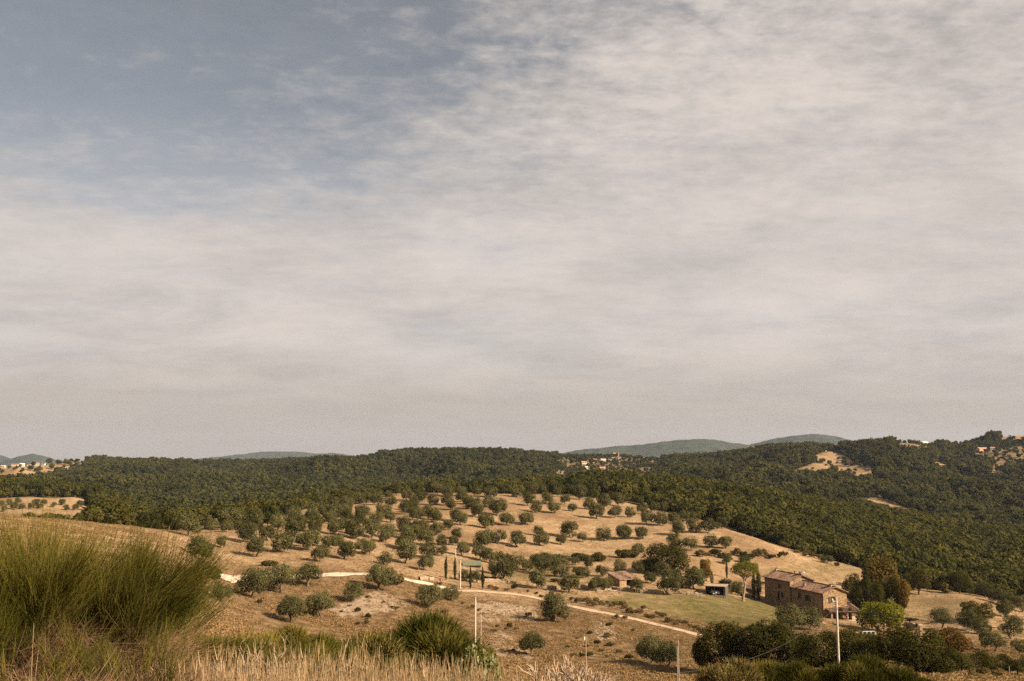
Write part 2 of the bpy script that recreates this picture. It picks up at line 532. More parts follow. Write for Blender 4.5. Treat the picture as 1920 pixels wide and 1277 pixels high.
def stone_mat(name, a, b, mortar, scale=2.2):
    a, b, mortar = dim(a), dim(b), dim(mortar)
    m, t = mat(name)
    co = t.n('ShaderNodeTexCoord').outputs['Object']
    co = t.vmath('MULTIPLY', co, (1, 1, 1.7))
    vo = t.n('ShaderNodeTexVoronoi', {'Vector': co, 'Scale': scale, 'Randomness': 0.85})
    ed = t.n('ShaderNodeTexVoronoi', {'Vector': co, 'Scale': scale, 'Randomness': 0.85}, feature='DISTANCE_TO_EDGE')
    rnd = t.n('ShaderNodeSeparateColor', {0: vo.outputs['Color']}).outputs[0]
    col = t.mix(rnd, a, b)
    col = t.mix(t.ramp(t.noise(co, 0.6, 4), 0.35, 0.75, 0, 0.45), col, tuple(0.6 * x for x in b))
    mk = t.ramp(ed.outputs['Distance'], 0.0, 0.07)
    col = t.mix(mk, mortar, col)
    bs = t.n('ShaderNodeBsdfPrincipled', {'Base Color': col, 'Roughness': 0.95, 'Specular IOR Level': 0.1})
    bp = t.n('ShaderNodeBump', {'Height': t.math('ADD', mk, t.math('MULTIPLY', rnd, 0.4)), 'Strength': 0.7, 'Distance': 0.05})
    t.put(bs.inputs['Normal'], bp.outputs[0])
    t.n('ShaderNodeOutputMaterial', {0: bs.outputs[0]})
    return m


def tile_mat(name, cols):
    """old curved clay tiles: every tile its own shade"""
    cols = [dim(c_) for c_ in cols]
    m, t = mat(name)
    co = t.n('ShaderNodeTexCoord').outputs['Object']
    vo = t.n('ShaderNodeTexVoronoi', {'Vector': t.vmath('MULTIPLY', co, (4.2, 2.4, 2.4)), 'Scale': 1.0, 'Randomness': 0.55})
    sp = t.n('ShaderNodeSeparateColor', {0: vo.outputs['Color']})
    col = t.mix(sp.outputs[0], cols[0], cols[1])
    col = t.mix(t.math('GREATER_THAN', sp.outputs[1], 0.72), col, cols[2])
    col = t.mix(t.ramp(t.noise(co, 0.7, 4), 0.45, 0.75, 0, 0.6), col, cols[3])
    wv = t.n('ShaderNodeTexWave', {'Vector': co, 'Scale': 0.8, 'Distortion': 0.6}, bands_direction='X')
    bs = t.n('ShaderNodeBsdfPrincipled', {'Base Color': col, 'Roughness': 0.92, 'Specular IOR Level': 0.15})
    bp = t.n('ShaderNodeBump', {'Height': t.math('ADD', wv.outputs['Fac'], sp.outputs[2]), 'Strength': 0.8, 'Distance': 0.06})
    t.put(bs.inputs['Normal'], bp.outputs[0])
    t.n('ShaderNodeOutputMaterial', {0: bs.outputs[0]})
    return m


M = {}
M['olive'] = leaf_mat('olive_leaves', (0.021, 0.023, 0.007), (0.108, 0.101, 0.042), trans=0.06, ow=0.5)
M['oak'] = leaf_mat('oak_leaves', (0.019, 0.023, 0.006), (0.066, 0.061, 0.015), (0.105, 0.068, 0.018), trans=0.10, cf=0.05, patch=0.035)
M['forest'] = leaf_mat('forest_leaves', (0.020, 0.026, 0.009), (0.056, 0.054, 0.018), (0.080, 0.060, 0.024), trans=0.14, cf=0.06, patch=0.012, ow=0.25)
M['dark'] = leaf_mat('dark_leaves', (0.015, 0.0175, 0.005), (0.044, 0.040, 0.011), (0.080, 0.056, 0.014), trans=0.15, cf=0.12)
M['autumn'] = leaf_mat('autumn_leaves', (0.038, 0.034, 0.009), (0.115, 0.064, 0.016), trans=0.2)
M['red'] = leaf_mat('reddening_leaves', (0.036, 0.036, 0.010), (0.110, 0.040, 0.016), trans=0.2)
M['cypress'] = leaf_mat('cypress_needles', (0.018, 0.022, 0.009), (0.042, 0.042, 0.014), trans=0.1)
M['pine'] = leaf_mat('pine_needles', (0.060, 0.070, 0.008), (0.115, 0.115, 0.013), trans=0.22)
M['fig'] = leaf_mat('broad_leaves', (0.065, 0.078, 0.016), (0.135, 0.125, 0.025), trans=0.3, spec=0.04)
M['scrub'] = leaf_mat('scrub_leaves', (0.060, 0.050, 0.020), (0.135, 0.095, 0.040), trans=0.2)
M['bramble'] = leaf_mat('bramble_leaves', (0.07, 0.055, 0.018), (0.21, 0.135, 0.06), (0.33, 0.25, 0.16), trans=0.25, cf=0.16)
M['broom'] = leaf_mat('broom_stems', (0.021, 0.028, 0.005), (0.086, 0.078, 0.015), (0.26, 0.18, 0.08), trans=0.08, cf=0.16)
M['broomyoung'] = leaf_mat('young_broom_stems', (0.050, 0.052, 0.010), (0.165, 0.132, 0.030), (0.32, 0.23, 0.10), trans=0.10, cf=0.18)
M['broomdry'] = leaf_mat('dry_broom_stems', (0.070, 0.038, 0.020), (0.27, 0.175, 0.100), trans=0.08)
M['drytwig'] = leaf_mat('bleached_twigs', (0.22, 0.15, 0.10), (0.40, 0.31, 0.22), trans=0.05)
M['grass'] = leaf_mat('dry_grass_blades', (0.21, 0.135, 0.070), (0.47, 0.345, 0.205), (0.085, 0.080, 0.022), trans=0.22, cf=0.2)
M['tuft'] = leaf_mat('dry_grass_tufts', (0.145, 0.090, 0.042), (0.255, 0.165, 0.083), (0.085, 0.062, 0.025), trans=0.15, cf=0.12)
M['bark'] = plain('bark', (0.07, 0.05, 0.034), (0.14, 0.105, 0.075), 6, bump=0.6)
M['pinebark'] = plain('pine_bark', (0.17, 0.11, 0.07), (0.27, 0.18, 0.12), 5, bump=0.6)
M['broomlimb'] = plain('broom_limbs', (0.10, 0.065, 0.035), (0.22, 0.15, 0.075), 7)
M['concrete'] = plain('pole_concrete', (0.36, 0.31, 0.25), (0.50, 0.44, 0.37), 3)
M['postwood'] = plain('weathered_post', (0.17, 0.12, 0.085), (0.30, 0.23, 0.17), 5)
M['cable'] = plain('cable_black', (0.025, 0.022, 0.02), (0.05, 0.045, 0.04), 3)
M['stone'] = stone_mat('rubble_stone', (0.37, 0.255, 0.145), (0.12, 0.074, 0.039), (0.31, 0.215, 0.13), 2.4)
M['drystone'] = stone_mat('dry_stone', (0.40, 0.31, 0.21), (0.24, 0.175, 0.115), (0.05, 0.035, 0.022), 2.8)
M['tile'] = tile_mat('old_roof_tiles', [(0.13, 0.075, 0.05), (0.215, 0.135, 0.092), (0.075, 0.048, 0.035), (0.11, 0.082, 0.062)])
M['tile2'] = tile_mat('pale_roof_tiles', [(0.22, 0.135, 0.09), (0.33, 0.22, 0.15), (0.13, 0.075, 0.05), (0.18, 0.125, 0.09)])
M['glass'] = plain('window_glass', (0.010, 0.011, 0.012), (0.018, 0.018, 0.018), 2, rough=0.4, spec=0.2)
M['shutter'] = plain('shutter_wood', (0.05, 0.042, 0.03), (0.085, 0.065, 0.045), 8)
M['brick'] = plain('chimney_brick', (0.21, 0.105, 0.065), (0.33, 0.20, 0.13), 9, bump=0.4)
M['white'] = plain('white_paint', (0.50, 0.47, 0.42), (0.60, 0.57, 0.52), 2)
M['plaster'] = plain('cream_plaster', (0.42, 0.34, 0.25), (0.52, 0.43, 0.33), 0.7)
M['pinkplaster'] = plain('pink_plaster', (0.44, 0.27, 0.18), (0.52, 0.34, 0.23), 0.7)
M['redroof'] = plain('clay_roof', (0.30, 0.135, 0.075), (0.40, 0.22, 0.135), 1.5)
M['greenmetal'] = plain('green_sheet_metal', (0.105, 0.11, 0.058), (0.135, 0.14, 0.08), 1.2, rough=0.5)
M['metal'] = plain('grey_metal', (0.35, 0.35, 0.34), (0.45, 0.45, 0.44), 3, rough=0.5, metal=0.6)
M['carwhite'] = plain('car_paint', (0.62, 0.60, 0.57), (0.66, 0.64, 0.61), 2, rough=0.3, spec=0.5)
M['rubber'] = plain('tyre_rubber', (0.02, 0.02, 0.02), (0.035, 0.035, 0.035), 5)
M['lamp'] = plain('headlight_glass', (0.55, 0.55, 0.55), None, rough=0.2, spec=0.6)
M['gravel'] = plain('white_gravel', (0.36, 0.29, 0.21), (0.52, 0.43, 0.33), 0.6, bump=0.3)
M['track'] = plain('dusty_track', (0.28, 0.20, 0.128), (0.40, 0.30, 0.20), 0.5, bump=0.3)
M['paving'] = plain('terrace_paving', (0.34, 0.26, 0.18), (0.44, 0.35, 0.26), 1.2, bump=0.2)
M['rock'] = plain('pale_rock', (0.20, 0.15, 0.10), (0.33, 0.26, 0.19), 3, bump=0.5)
M['redwood'] = plain('red_painted_wood', (0.22, 0.06, 0.03), (0.28, 0.08, 0.04), 6)
M['orange'] = plain('rust_orange_paint', (0.33, 0.10, 0.03), (0.42, 0.16, 0.05), 4)

# ------------------------------------------------------------------ ground cover zones
def in_poly(px, py, poly):
    px, py = np.asarray(px), np.asarray(py)
    r = np.zeros(px.shape, bool)
    n = len(poly)
    for i in range(n):
        x1, y1 = poly[i]
        x2, y2 = poly[(i + 1) % n]
        c = (y1 > py) != (y2 > py)
        with np.errstate(divide='ignore', invalid='ignore'):
            r ^= c & (px < (x2 - x1) * (py - y1) / (y2 - y1) + x1)
    return r


WOOD_EDGE = ([-400, 0, 150, 200, 400, 520, 700, 880, 950, 1050, 1150, 1250, 1330, 1400, 1470, 1500, 1600, 1650, 1700, 1750, 1800, 1850, 1920, 2300],
             [705, 705, 705, 420, 400, 430, 480, 500, 490, 478, 478, 450, 418, 396, 385, 380, 376, 366, 352, 350, 368, 372, 385, 400])
CLEAR = [
    ([(90, 850), (165, 846), (160, 864), (120, 872)], 0.4),  # far clearings, outlined on the photograph: polygon, share of trees left
    ([(-20, 862), (50, 864), (125, 866), (145, 872), (100, 880), (60, 893), (-20, 899)], 0.035),
    ([(1470, 893), (1500, 878), (1535, 866), (1530, 852), (1560, 846), (1590, 858), (1600, 868), (1645, 878), (1640, 893), (1600, 892), (1570, 880), (1530, 884)], 0.06),
    ([(1045, 850), (1100, 846), (1240, 853), (1245, 868), (1215, 890), (1160, 892), (1100, 886), (1050, 870)], 0.58),
    ([(1585, 938), (1650, 934), (1720, 962), (1770, 985), (1690, 972), (1600, 946)], 0.0),
    ([(1872, 822), (1890, 812), (1960, 808), (1960, 824)], 0.0),
    ([(1672, 828), (1740, 824), (1760, 834), (1700, 842)], 0.25),
    ([(1752, 866), (1776, 872), (1762, 878)], 0.0),
    ([(1855, 876), (1885, 868), (1880, 892), (1862, 892)], 0.2),
    ([(116, 921), (132, 911), (160, 908), (136, 920), (120, 926)], 0.1),
    ([(1820, 848), (1930, 836), (1930, 872), (1880, 868)], 0.5),
    ([(850, 904), (900, 897), (900, 901), (855, 908)], 0.0),
    ([(1040, 884), (1075, 880), (1075, 892), (1040, 894)], 0.45),
    ([(1340, 876), (1400, 868), (1410, 878), (1360, 886)], 0.45),
]


def share(px, py):
    """trees kept at a spot; those whose crowns would stand before a clearing are cut with it"""
    return np.minimum(np.minimum(share0(px, py), share0(px, py - 4)), share0(px, py - 8))


def share0(px, py):
    s = np.ones(np.shape(px))
    for poly, k in CLEAR:
        s = np.where(in_poly(px, py, poly), k, s)
    return s


LAWN = [(1125, 1125), (1190, 1106), (1260, 1114), (1350, 1118), (1420, 1124), (1490, 1142), (1470, 1165), (1400, 1178), (1330, 1172), (1250, 1150)]
MEADOW = [[(1380, 1085), (1480, 1060), (1560, 1052), (1625, 1064), (1600, 1090), (1500, 1085)],
          [(1690, 1165), (1695, 1115), (1760, 1112), (1830, 1130), (1845, 1150), (1790, 1165), (1720, 1168)],
          [(1560, 1170), (1640, 1168), (1650, 1195), (1580, 1195)],
          [(1840, 1245), (1890, 1235), (1925, 1262), (1860, 1262)],
          [(900, 1075), (1040, 1060), (1110, 1080), (1120, 1095), (1000, 1092), (910, 1090)]]
BARE = [[(915, 1190), (940, 1182), (985, 1215), (1000, 1240), (970, 1252), (935, 1240)],
        [(890, 1130), (1000, 1135), (1010, 1165), (900, 1165)],
        [(620, 1140), (700, 1112), (760, 1118), (790, 1132), (720, 1148), (640, 1158)],
        [(1110, 1165), (1150, 1170), (1160, 1200), (1120, 1200)],
        [(1780, 1225), (1850, 1225), (1870, 1245), (1800, 1250)]]

PX, PY = project(np.stack([GX, GY, HZ], -1))
RR = np.broadcast_to(RINGS[None, :], HZ.shape)
front = GY > 0.2
jx, jy = PX + 9 * fbm(GX / 4.5, GY / 4.5, 2), PY + 4 * fbm(GX / 4.5 + 50, GY / 4.5, 2)
lawn = (in_poly(jx, jy, LAWN) * 0.9 + sum(in_poly(jx, jy, p_) for p_ in MEADOW) * 0.42) * ((RR > 120) & (RR < 360) & front)
bare = np.clip(sum(in_poly(jx, jy, p_) for p_ in BARE), 0, 1) * ((RR > 120) & (RR < 300) & front)
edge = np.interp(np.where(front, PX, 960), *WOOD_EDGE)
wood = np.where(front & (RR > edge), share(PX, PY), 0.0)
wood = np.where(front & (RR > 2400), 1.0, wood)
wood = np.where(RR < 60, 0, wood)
rough = front * np.clip((228 + 10 * fbm(GX / 25, GY / 25, 2) - RR) / 14, 0, 1) * np.clip((RR - 40) / 40, 0, 1) * np.clip((jx - 380) / 90, 0, 1)   # weedy slope below road and track
rough = np.maximum(rough, 0)
lawn = np.clip(lawn, 0, 1)

nT, nR = HZ.shape
idx = np.arange(nT * nR).reshape(nT, nR)
quad = np.stack([idx[:-1, :-1], idx[1:, :-1], idx[1:, 1:], idx[:-1, 1:]], -1).reshape(-1, 4)
me = mesh('terrain', np.stack([GX, GY, HZ], -1).reshape(-1, 3), quad[:, ::-1], smooth=True)
ca = me.color_attributes.new('cover', 'FLOAT_COLOR', 'POINT')
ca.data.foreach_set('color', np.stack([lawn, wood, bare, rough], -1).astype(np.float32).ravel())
m, t = mat('hillside_ground')
co = t.n('ShaderNodeTexCoord').outputs['Object']
vc = t.n('ShaderNodeVertexColor', layer_name='cover')
cv = t.n('ShaderNodeSeparateColor', {0: vc.outputs[0]})
n1, n2, n3 = t.noise(co, 0.035, 5, 0.6), t.noise(co, 0.35, 5, 0.65), t.noise(co, 2.3, 4, 0.7)
dry = t.mix(t.ramp(n2, 0.3, 0.7), (0.165, 0.110, 0.060), (0.255, 0.180, 0.106))
dry = t.mix(t.ramp(n1, 0.42, 0.68, 0, 0.75), dry, (0.108, 0.066, 0.034))
dry = t.mix(t.ramp(n3, 0.45, 0.75, 0, 0.55), dry, (0.092, 0.060, 0.029))
dry = t.mix(t.ramp(t.noise(co, 0.11, 6, 0.7), 0.56, 0.70, 0, 0.8), dry, (0.285, 0.203, 0.117))
weed = t.mix(t.ramp(n2, 0.35, 0.65), (0.058, 0.037, 0.018), (0.150, 0.097, 0.050))
weed = t.mix(t.ramp(n3, 0.5, 0.72, 0, 0.7), weed, (0.050, 0.036, 0.016))
dry = t.mix(t.math('MULTIPLY', vc.outputs['Alpha'], 0.95), dry, weed)
grn = t.mix(t.ramp(n2, 0.3, 0.7), (0.044, 0.047, 0.012), (0.105, 0.083, 0.032))
gro = t.mix(t.math('MULTIPLY', cv.outputs[0], t.ramp(n1, 0.25, 0.6, 0.35, 1.0)), dry, grn)
pale = t.mix(t.ramp(n3, 0.35, 0.65), (0.24, 0.185, 0.13), (0.15, 0.108, 0.07))
gro = t.mix(t.math('MULTIPLY', cv.outputs[2], t.ramp(n2, 0.3, 0.5)), gro, pale)
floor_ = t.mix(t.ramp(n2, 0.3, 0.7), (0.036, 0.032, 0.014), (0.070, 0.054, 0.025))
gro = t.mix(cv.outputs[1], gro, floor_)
bs = t.n('ShaderNodeBsdfPrincipled', {'Base Color': gro, 'Roughness': 1.0, 'Specular IOR Level': 0.05})
bp = t.n('ShaderNodeBump', {'Height': t.math('ADD', n2, t.math('MULTIPLY', n3, 0.5)), 'Strength': 0.8, 'Distance': 0.5})
t.put(bs.inputs['Normal'], bp.outputs[0])
t.n('ShaderNodeOutputMaterial', {0: bs.outputs[0]})
me.materials.append(m)
tag(link('terrain', me), 'dry grassy hillsides and wooded slopes', None, None, 'structure')


# far hills, each its own ridge
def far_hill(dist, prof, depth, seed):
    pxs = np.linspace(prof[0][0], prof[-1][0], 160)
    rows = pchip([p for p, r in prof], [r for p, r in prof], pxs)
    us = np.linspace(-1, 1, 40)
    V = []
    for p, r in zip(pxs, rows):
        top = pix(p, r, dist)
        dirv = np.array([top[0], top[1]]) / dist
        for u_ in us:
            xy = dirv * (dist + u_ * depth)
            z = -75 + (top[2] + 75) * max(0.0, 1 - abs(u_) ** 1.6)
            V.append((xy[0], xy[1], z))
    V = np.array(V)
    V[:, 2] += 22 * fbm(V[:, 0] / 300 + seed, V[:, 1] / 300, 4) * np.clip((V[:, 2] + 75) / 60, 0, 1) + 5 * fbm(V[:, 0] / 40 + seed, V[:, 1] / 90, 2)
    ix = np.arange(160 * 40).reshape(160, 40)
    q = np.stack([ix[:-1, :-1], ix[:-1, 1:], ix[1:, 1:], ix[1:, :-1]], -1).reshape(-1, 4)
    return mesh('hill', V, q, [M['farhill']], True)


M['farhill'] = plain('far_wooded_hill', (0.026, 0.034, 0.026), (0.050, 0.056, 0.036), 0.02, rough=1.0, spec=0.0)
for dist, prof, dep, seed in (
        (6200, [(960, 864), (1060, 848), (1120, 841), (1180, 836), (1230, 828), (1290, 823), (1335, 825), (1390, 835), (1460, 847), (1560, 864)], 900, 3),
        (6700, [(1340, 862), (1400, 836), (1450, 824), (1500, 816), (1540, 815), (1590, 824), (1660, 841), (1750, 864)], 900, 9),
        (9000, [(320, 868), (400, 857), (450, 852), (500, 846), (550, 846), (600, 849), (650, 854), (730, 868)], 1100, 21),
        (8000, [(-10, 872), (20, 862), (40, 855), (60, 852), (80, 855), (110, 866), (130, 874)], 900, 33),
        (8600, [(-260, 862), (-120, 848), (-40, 850), (0, 855), (20, 862), (40, 872)], 900, 41)):
    tag(link('hill', far_hill(dist, prof, dep, seed)), 'distant wooded hill fading into the haze', None, None, 'structure')


# road and track, draped over the ground
def ribbon(name, pts, width, m_, lift=0.07):
    P = np.array([hit(a, b, 100)[0][:2] for a, b in pts])
    s = np.concatenate([[0], np.cumsum(np.hypot(*np.diff(P, axis=0).T))])
    u_ = np.arange(0, s[-1], 1.2)
    X, Y = pchip(s, P[:, 0], u_), pchip(s, P[:, 1], u_)
    tx, ty = np.gradient(X), np.gradient(Y)
    ln = np.hypot(tx, ty)
    nx, ny = -ty / ln, tx / ln
    V = []
    offs = np.linspace(-1, 1, 7)
    wv_ = width * (0.5 + 0.10 * np.array([float(vnoise(np.array(i * 0.31), np.array(3.3))) for i in range(len(u_))]))
    for o_ in offs:
        rag = 1 + 0.45 * vnoise(u_ * 0.35, np.full(len(u_), 5.5 + 3 * np.sign(o_))) + 0.25 * vnoise(u_ * 1.1, np.full(len(u_), 15.5 + 3 * np.sign(o_)))
        x, y = X + nx * wv_ * o_ * rag, Y + ny * wv_ * o_ * rag
        V.append(np.stack([x, y, gz(x, y) + lift + 0.05 * (1 - o_ * o_)], 1))
    V = np.stack(V, 1)
    n, k = V.shape[:2]
    ix = np.arange(n * k).reshape(n, k)
    q = np.stack([ix[:-1, :-1], ix[:-1, 1:], ix[1:, 1:], ix[1:, :-1]], -1).reshape(-1, 4)
    return tag(link(name, mesh(name, V.reshape(-1, 3), q, [m_], True)), None, None, None, 'structure')


ribbon('gravel_road', [(412, 1084.5), (460, 1082), (520, 1081), (600, 1079), (680, 1077), (730, 1080), (770, 1089), (805, 1095), (835, 1103), (868, 1107)], 4.2, M['gravel'])
ribbon('dirt_track', [(862, 1108), (900, 1109), (945, 1113), (985, 1118), (1020, 1125), (1060, 1135), (1100, 1143), (1150, 1153), (1200, 1164), (1250, 1176), (1300, 1188), (1330, 1197)], 2.3, M['track'])
ribbon('garden_path', [(1138, 1105), (1152, 1107), (1165, 1110)], 2.0, M['gravel'])

# HAZE_HERE

# ------------------------------------------------------------------ stuff: things nobody could count, scattered with geometry nodes
def scatter(name, protos, P, scale, rotz, which, label):
    """one object: a cloud of points with a copy of one of the prototype meshes on each"""
    n = len(P)
    me_ = bpy.data.meshes.new(name)
    me_.vertices.add(n)
    me_.vertices.foreach_set('co', np.asarray(P, np.float32).ravel())
    for nm, typ, arr in (('size', 'FLOAT', scale), ('turn', 'FLOAT', rotz), ('which', 'INT', which)):
        a_ = me_.attributes.new(nm, typ, 'POINT')
        a_.data.foreach_set('value', np.asarray(arr, np.float32 if typ == 'FLOAT' else np.int32))
    o = link(name, me_)
    ng = bpy.data.node_groups.new(name, 'GeometryNodeTree')
    ng.interface.new_socket('Geometry', in_out='INPUT', socket_type='NodeSocketGeometry')
    ng.interface.new_socket('Geometry', in_out='OUTPUT', socket_type='NodeSocketGeometry')
    N_, L_ = ng.nodes, ng.links
    gi, go = N_.new('NodeGroupInput'), N_.new('NodeGroupOutput')
    join = N_.new('GeometryNodeJoinGeometry')
    for pm in reversed(protos):
        oi_ = N_.new('GeometryNodeObjectInfo')
        oi_.inputs['Object'].default_value = bpy.data.objects.new(name + '_shape', pm)
        oi_.inputs['As Instance'].default_value = True
        L_.new(oi_.outputs['Geometry'], join.inputs[0])
    iop = N_.new('GeometryNodeInstanceOnPoints')
    L_.new(gi.outputs[0], iop.inputs['Points'])
    L_.new(join.outputs[0], iop.inputs['Instance'])
    iop.inputs['Pick Instance'].default_value = True
    for nm, typ, sock in (('size', 'FLOAT', 'Scale'), ('turn', 'FLOAT', 'Rotation'), ('which', 'INT', 'Instance Index')):
        na = N_.new('GeometryNodeInputNamedAttribute')
        na.data_type = typ
        na.inputs['Name'].default_value = nm
        src = na.outputs['Attribute']
        if nm == 'turn':
            cx = N_.new('ShaderNodeCombineXYZ')
            L_.new(src, cx.inputs[2])
            src = cx.outputs[0]
        L_.new(src, iop.inputs[sock])
    L_.new(iop.outputs[0], go.inputs[0])
    md = o.modifiers.new('scatter', 'NODES')
    md.node_group = ng
    return tag(o, label, None, None, 'stuff')


# ------------------------------------------------------------------ tree shapes (crown one metre wide, scaled when placed)
def rnd_lobes(rng, n, zc, rz, rxy, r0, r1):
    out = [(0, 0, zc, rxy * 0.72, rxy * 0.72, rz * 0.78)]
    for i in range(n):
        a = rng.uniform(0, 2 * math.pi)
        el = rng.uniform(-0.75, 1.0)
        k = math.sqrt(max(0, 1 - el * el * 0.8))
        r = rng.uniform(r0, r1)
        out.append(((rxy - r * 0.8) * k * math.cos(a), (rxy - r * 0.8) * k * math.sin(a), zc + (rz - r * 0.7) * el, r, r * rng.uniform(0.85, 1.1), r * rng.uniform(0.8, 1.05)))
    return out


def trunk_mesh(rng, h, r, forks=3, spread=0.25, m_='bark', name='trunk', low=0.0):
    b_ = B()
    lean = rng.normal(size=2) * 0.05
    p0 = np.array([0, 0, -0.06])
    p1 = np.array([lean[0], lean[1], h * 0.5])
    p2 = np.array([lean[0] * 1.5 + rng.normal() * 0.02, lean[1] * 1.5, h])
    b_.tube([p0, p0 * 0.3 + p1 * 0.35, p1, p2], [r * 1.45, r * 1.05, r * 0.9, r * 0.8], 7, False)
    for i in range(forks):
        a = 2 * math.pi * (i + rng.rand() * 0.6) / forks
        e = p2 + np.array([math.cos(a) * spread, math.sin(a) * spread, spread * rng.uniform(0.9, 1.6)])
        md_ = (p2 + e) / 2 + np.array([0, 0, 0.03])
        b_.tube([p2 - (0, 0, 0.02), md_, e], [r * 0.62, r * 0.45, r * 0.18], 5, False)
        for k_ in range(2):
            e2 = e + np.array([rng.normal() * 0.09, rng.normal() * 0.09, rng.uniform(0.03, 0.12)])
            b_.tube([md_, (md_ + e2) / 2, e2], [r * 0.34, r * 0.25, r * 0.08], 4, False)
    return b_.mesh(name, M[m_], smooth=True)


def olive_shape(seed, n, leaf):
    rng = np.random.RandomState(seed)
    th = rng.uniform(0.10, 0.20)
    zc = 0.45 + rng.uniform(-0.03, 0.05)
    lob = rnd_lobes(rng, rng.randint(10, 17), zc, rng.uniform(0.34, 0.43), 0.47, 0.12, 0.22)
    lob[0] = (*lob[0][:3], 0.32, 0.32, 0.27)
    lop = rng.normal(size=2) * 0.07                       # crowns are lopsided, some split in two heads
    lob = [(x_ + lop[0] * (z_ > zc), y_ + lop[1] * (z_ > zc), z_ + 0.05 * rng.normal(), *r_) for x_, y_, z_, *r_ in lob]
    V, F_ = crown(rng, lob, n, leaf, 0.7, 0.68, 0.38, 0.2, 0.12)
    # loose upright shoots over the outline
    m2 = n // 7
    d = unit(rng.normal(size=(m2, 3)) + (0, 0, 0.5))
    Cc = np.array([0, 0, zc]) + d * np.array([0.5, 0.5, 0.42]) * rng.uniform(0.86, 1.12, m2)[:, None]
    V2, F2 = leaf_quads(Cc, d + rng.normal(size=(m2, 3)) * 0.9, leaf * 0.8, 0.6, rng)
    return (mesh('olive_crown', np.concatenate([V, V2]), np.concatenate([F_, F2 + len(V)]), [M['olive']]),
            trunk_mesh(rng, th, rng.uniform(0.03, 0.045), 3, 0.2, name='olive_trunk'))


OLIVE = [olive_shape(100 + i, int(2900 + 350 * (i % 4)), 0.055) for i in range(12)]
OLIVE_NEAR = [olive_shape(200 + i, 6000, 0.040) for i in range(7)]


def oak_shape(seed, n, leaf, m_='oak', tall=0.9, nl=12, one=False):
    rng = np.random.RandomState(seed)
    zc = tall * 0.57
    lob = rnd_lobes(rng, nl, zc, tall * 0.42, 0.47, 0.13, 0.24)
    V, F_ = crown(rng, lob, n, leaf, 0.85, 0.74, 0.42, 0.15, 0.1)
    cr = mesh(m_ + '_crown', V, F_, [M[m_]])
    tr = trunk_mesh(rng, tall * 0.28, 0.032, 4, 0.22, name=m_ + '_trunk')
    if not one:
        return cr, tr
    tv = np.array([v.co[:] for v in tr.vertices])
    tf = [list(p.vertices) for p in tr.polygons]
    tq = np.array([f_ for f_ in tf if len(f_) == 4])
    mi = np.concatenate([np.zeros(len(F_), int), np.ones(len(tq), int)])
    return mesh(m_ + '_tree', np.concatenate([V, tv]), np.concatenate([F_, tq + len(V)]), [M[m_], M['bark']], midx=mi)


OAK = [oak_shape(300 + i, 2400, 0.075) for i in range(5)]
OAK_ONE = [oak_shape(320 + i, 1100, 0.105, one=True) for i in range(6)]
DARK = [oak_shape(340 + i, 9000, 0.034, 'dark', 0.95, 16) for i in range(4)]
FOREST = [oak_shape(360 + i, 300, 0.19, 'forest', 1.0, 8, one=True) for i in range(6)]
SHRUB = [oak_shape(380 + i, 900, 0.10, 'scrub', 0.75, 8) for i in range(4)]
DSHRUB = [oak_shape(390 + i, 1300, 0.085, 'dark', 0.72, 9) for i in range(4)]
AUTUMN = [oak_shape(400 + i, 5000, 0.05, 'autumn', 1.05, 14) for i in range(2)]
RED = oak_shape(410, 5200, 0.046, 'red', 0.8, 13)
FIG = oak_shape(420, 3600, 0.060, 'fig', 0.95, 16)


def thing_tree(name, pair, loc, width, label, cat, group=None, rot=None, hs=1.0, parts=('trunk', 'crown')):
    e = empty(name, loc, label, cat, group, rot if rot is not None else random.uniform(0, 6.28), (width, width, width * hs))
    link(parts[0], pair[1], e)
    link(parts[1], pair[0], e)
    return e


random.seed(5)
RNG = np.random.RandomState(11)
occupied = []          # base positions of placed plants


def place(px, py, wpx, dmin=100, lo=0.0, hi=99.0, sink=0.0):
    p, d = hit(px, py, dmin)
    wd = min(hi, max(lo, wpx * d / F0))
    p[2] -= sink * wd
    occupied.append((p[0], p[1], wd / 2))
    return p, wd, d


# ------------------------------------------------------------------ olive trees, read off the photograph: x, foot, width
def rows(s, x0, y0, k):
    v = list(map(float, s.split()))
    return [(x0 + v[i] / k, y0 + v[i + 1] / k, v[i + 2] / k) for i in range(0, len(v), 3)]


grove = rows('55 830 100 245 790 150 320 895 155 410 775 130 515 865 165 600 770 150 715 850 160 800 935 140 865 830 140 985 915 160 1060 760 140 '
             '1190 755 150 1170 885 130 1310 760 130 1440 840 160 1435 945 175 1285 955 110 1560 725 120 1440 710 130 1600 815 140 1610 905 140 1680 735 110 '
             '1715 810 90 1715 890 90 1820 765 110 1800 812 80 1870 890 110 130 695 180 300 690 160 180 697 90 480 700 120 610 620 120 590 670 130 740 640 120 '
             '650 700 120 760 715 140 920 735 130 910 610 120 1010 635 100 980 680 90 1090 660 100 1120 615 110 1220 660 120 1330 640 90 1280 590 125 '
             '840 605 110 760 590 110 800 525 140 750 510 80 620 535 120 540 535 90 910 530 90 1000 520 130 1000 565 80 950 450 110 1010 460 100 1090 500 100 '
             '1150 495 90 1210 445 90 1230 510 100 1330 525 100 1300 440 90 1370 440 100 1455 475 90 1545 490 120 1490 412 100 1620 402 110 1680 430 110 '
             '1760 445 100 1800 402 80 1650 505 90 1750 510 90 1780 545 90 1860 485 90 1440 580 100 1500 620 110 1615 590 100 1670 640 90 1830 635 110', 400, 820, 4)
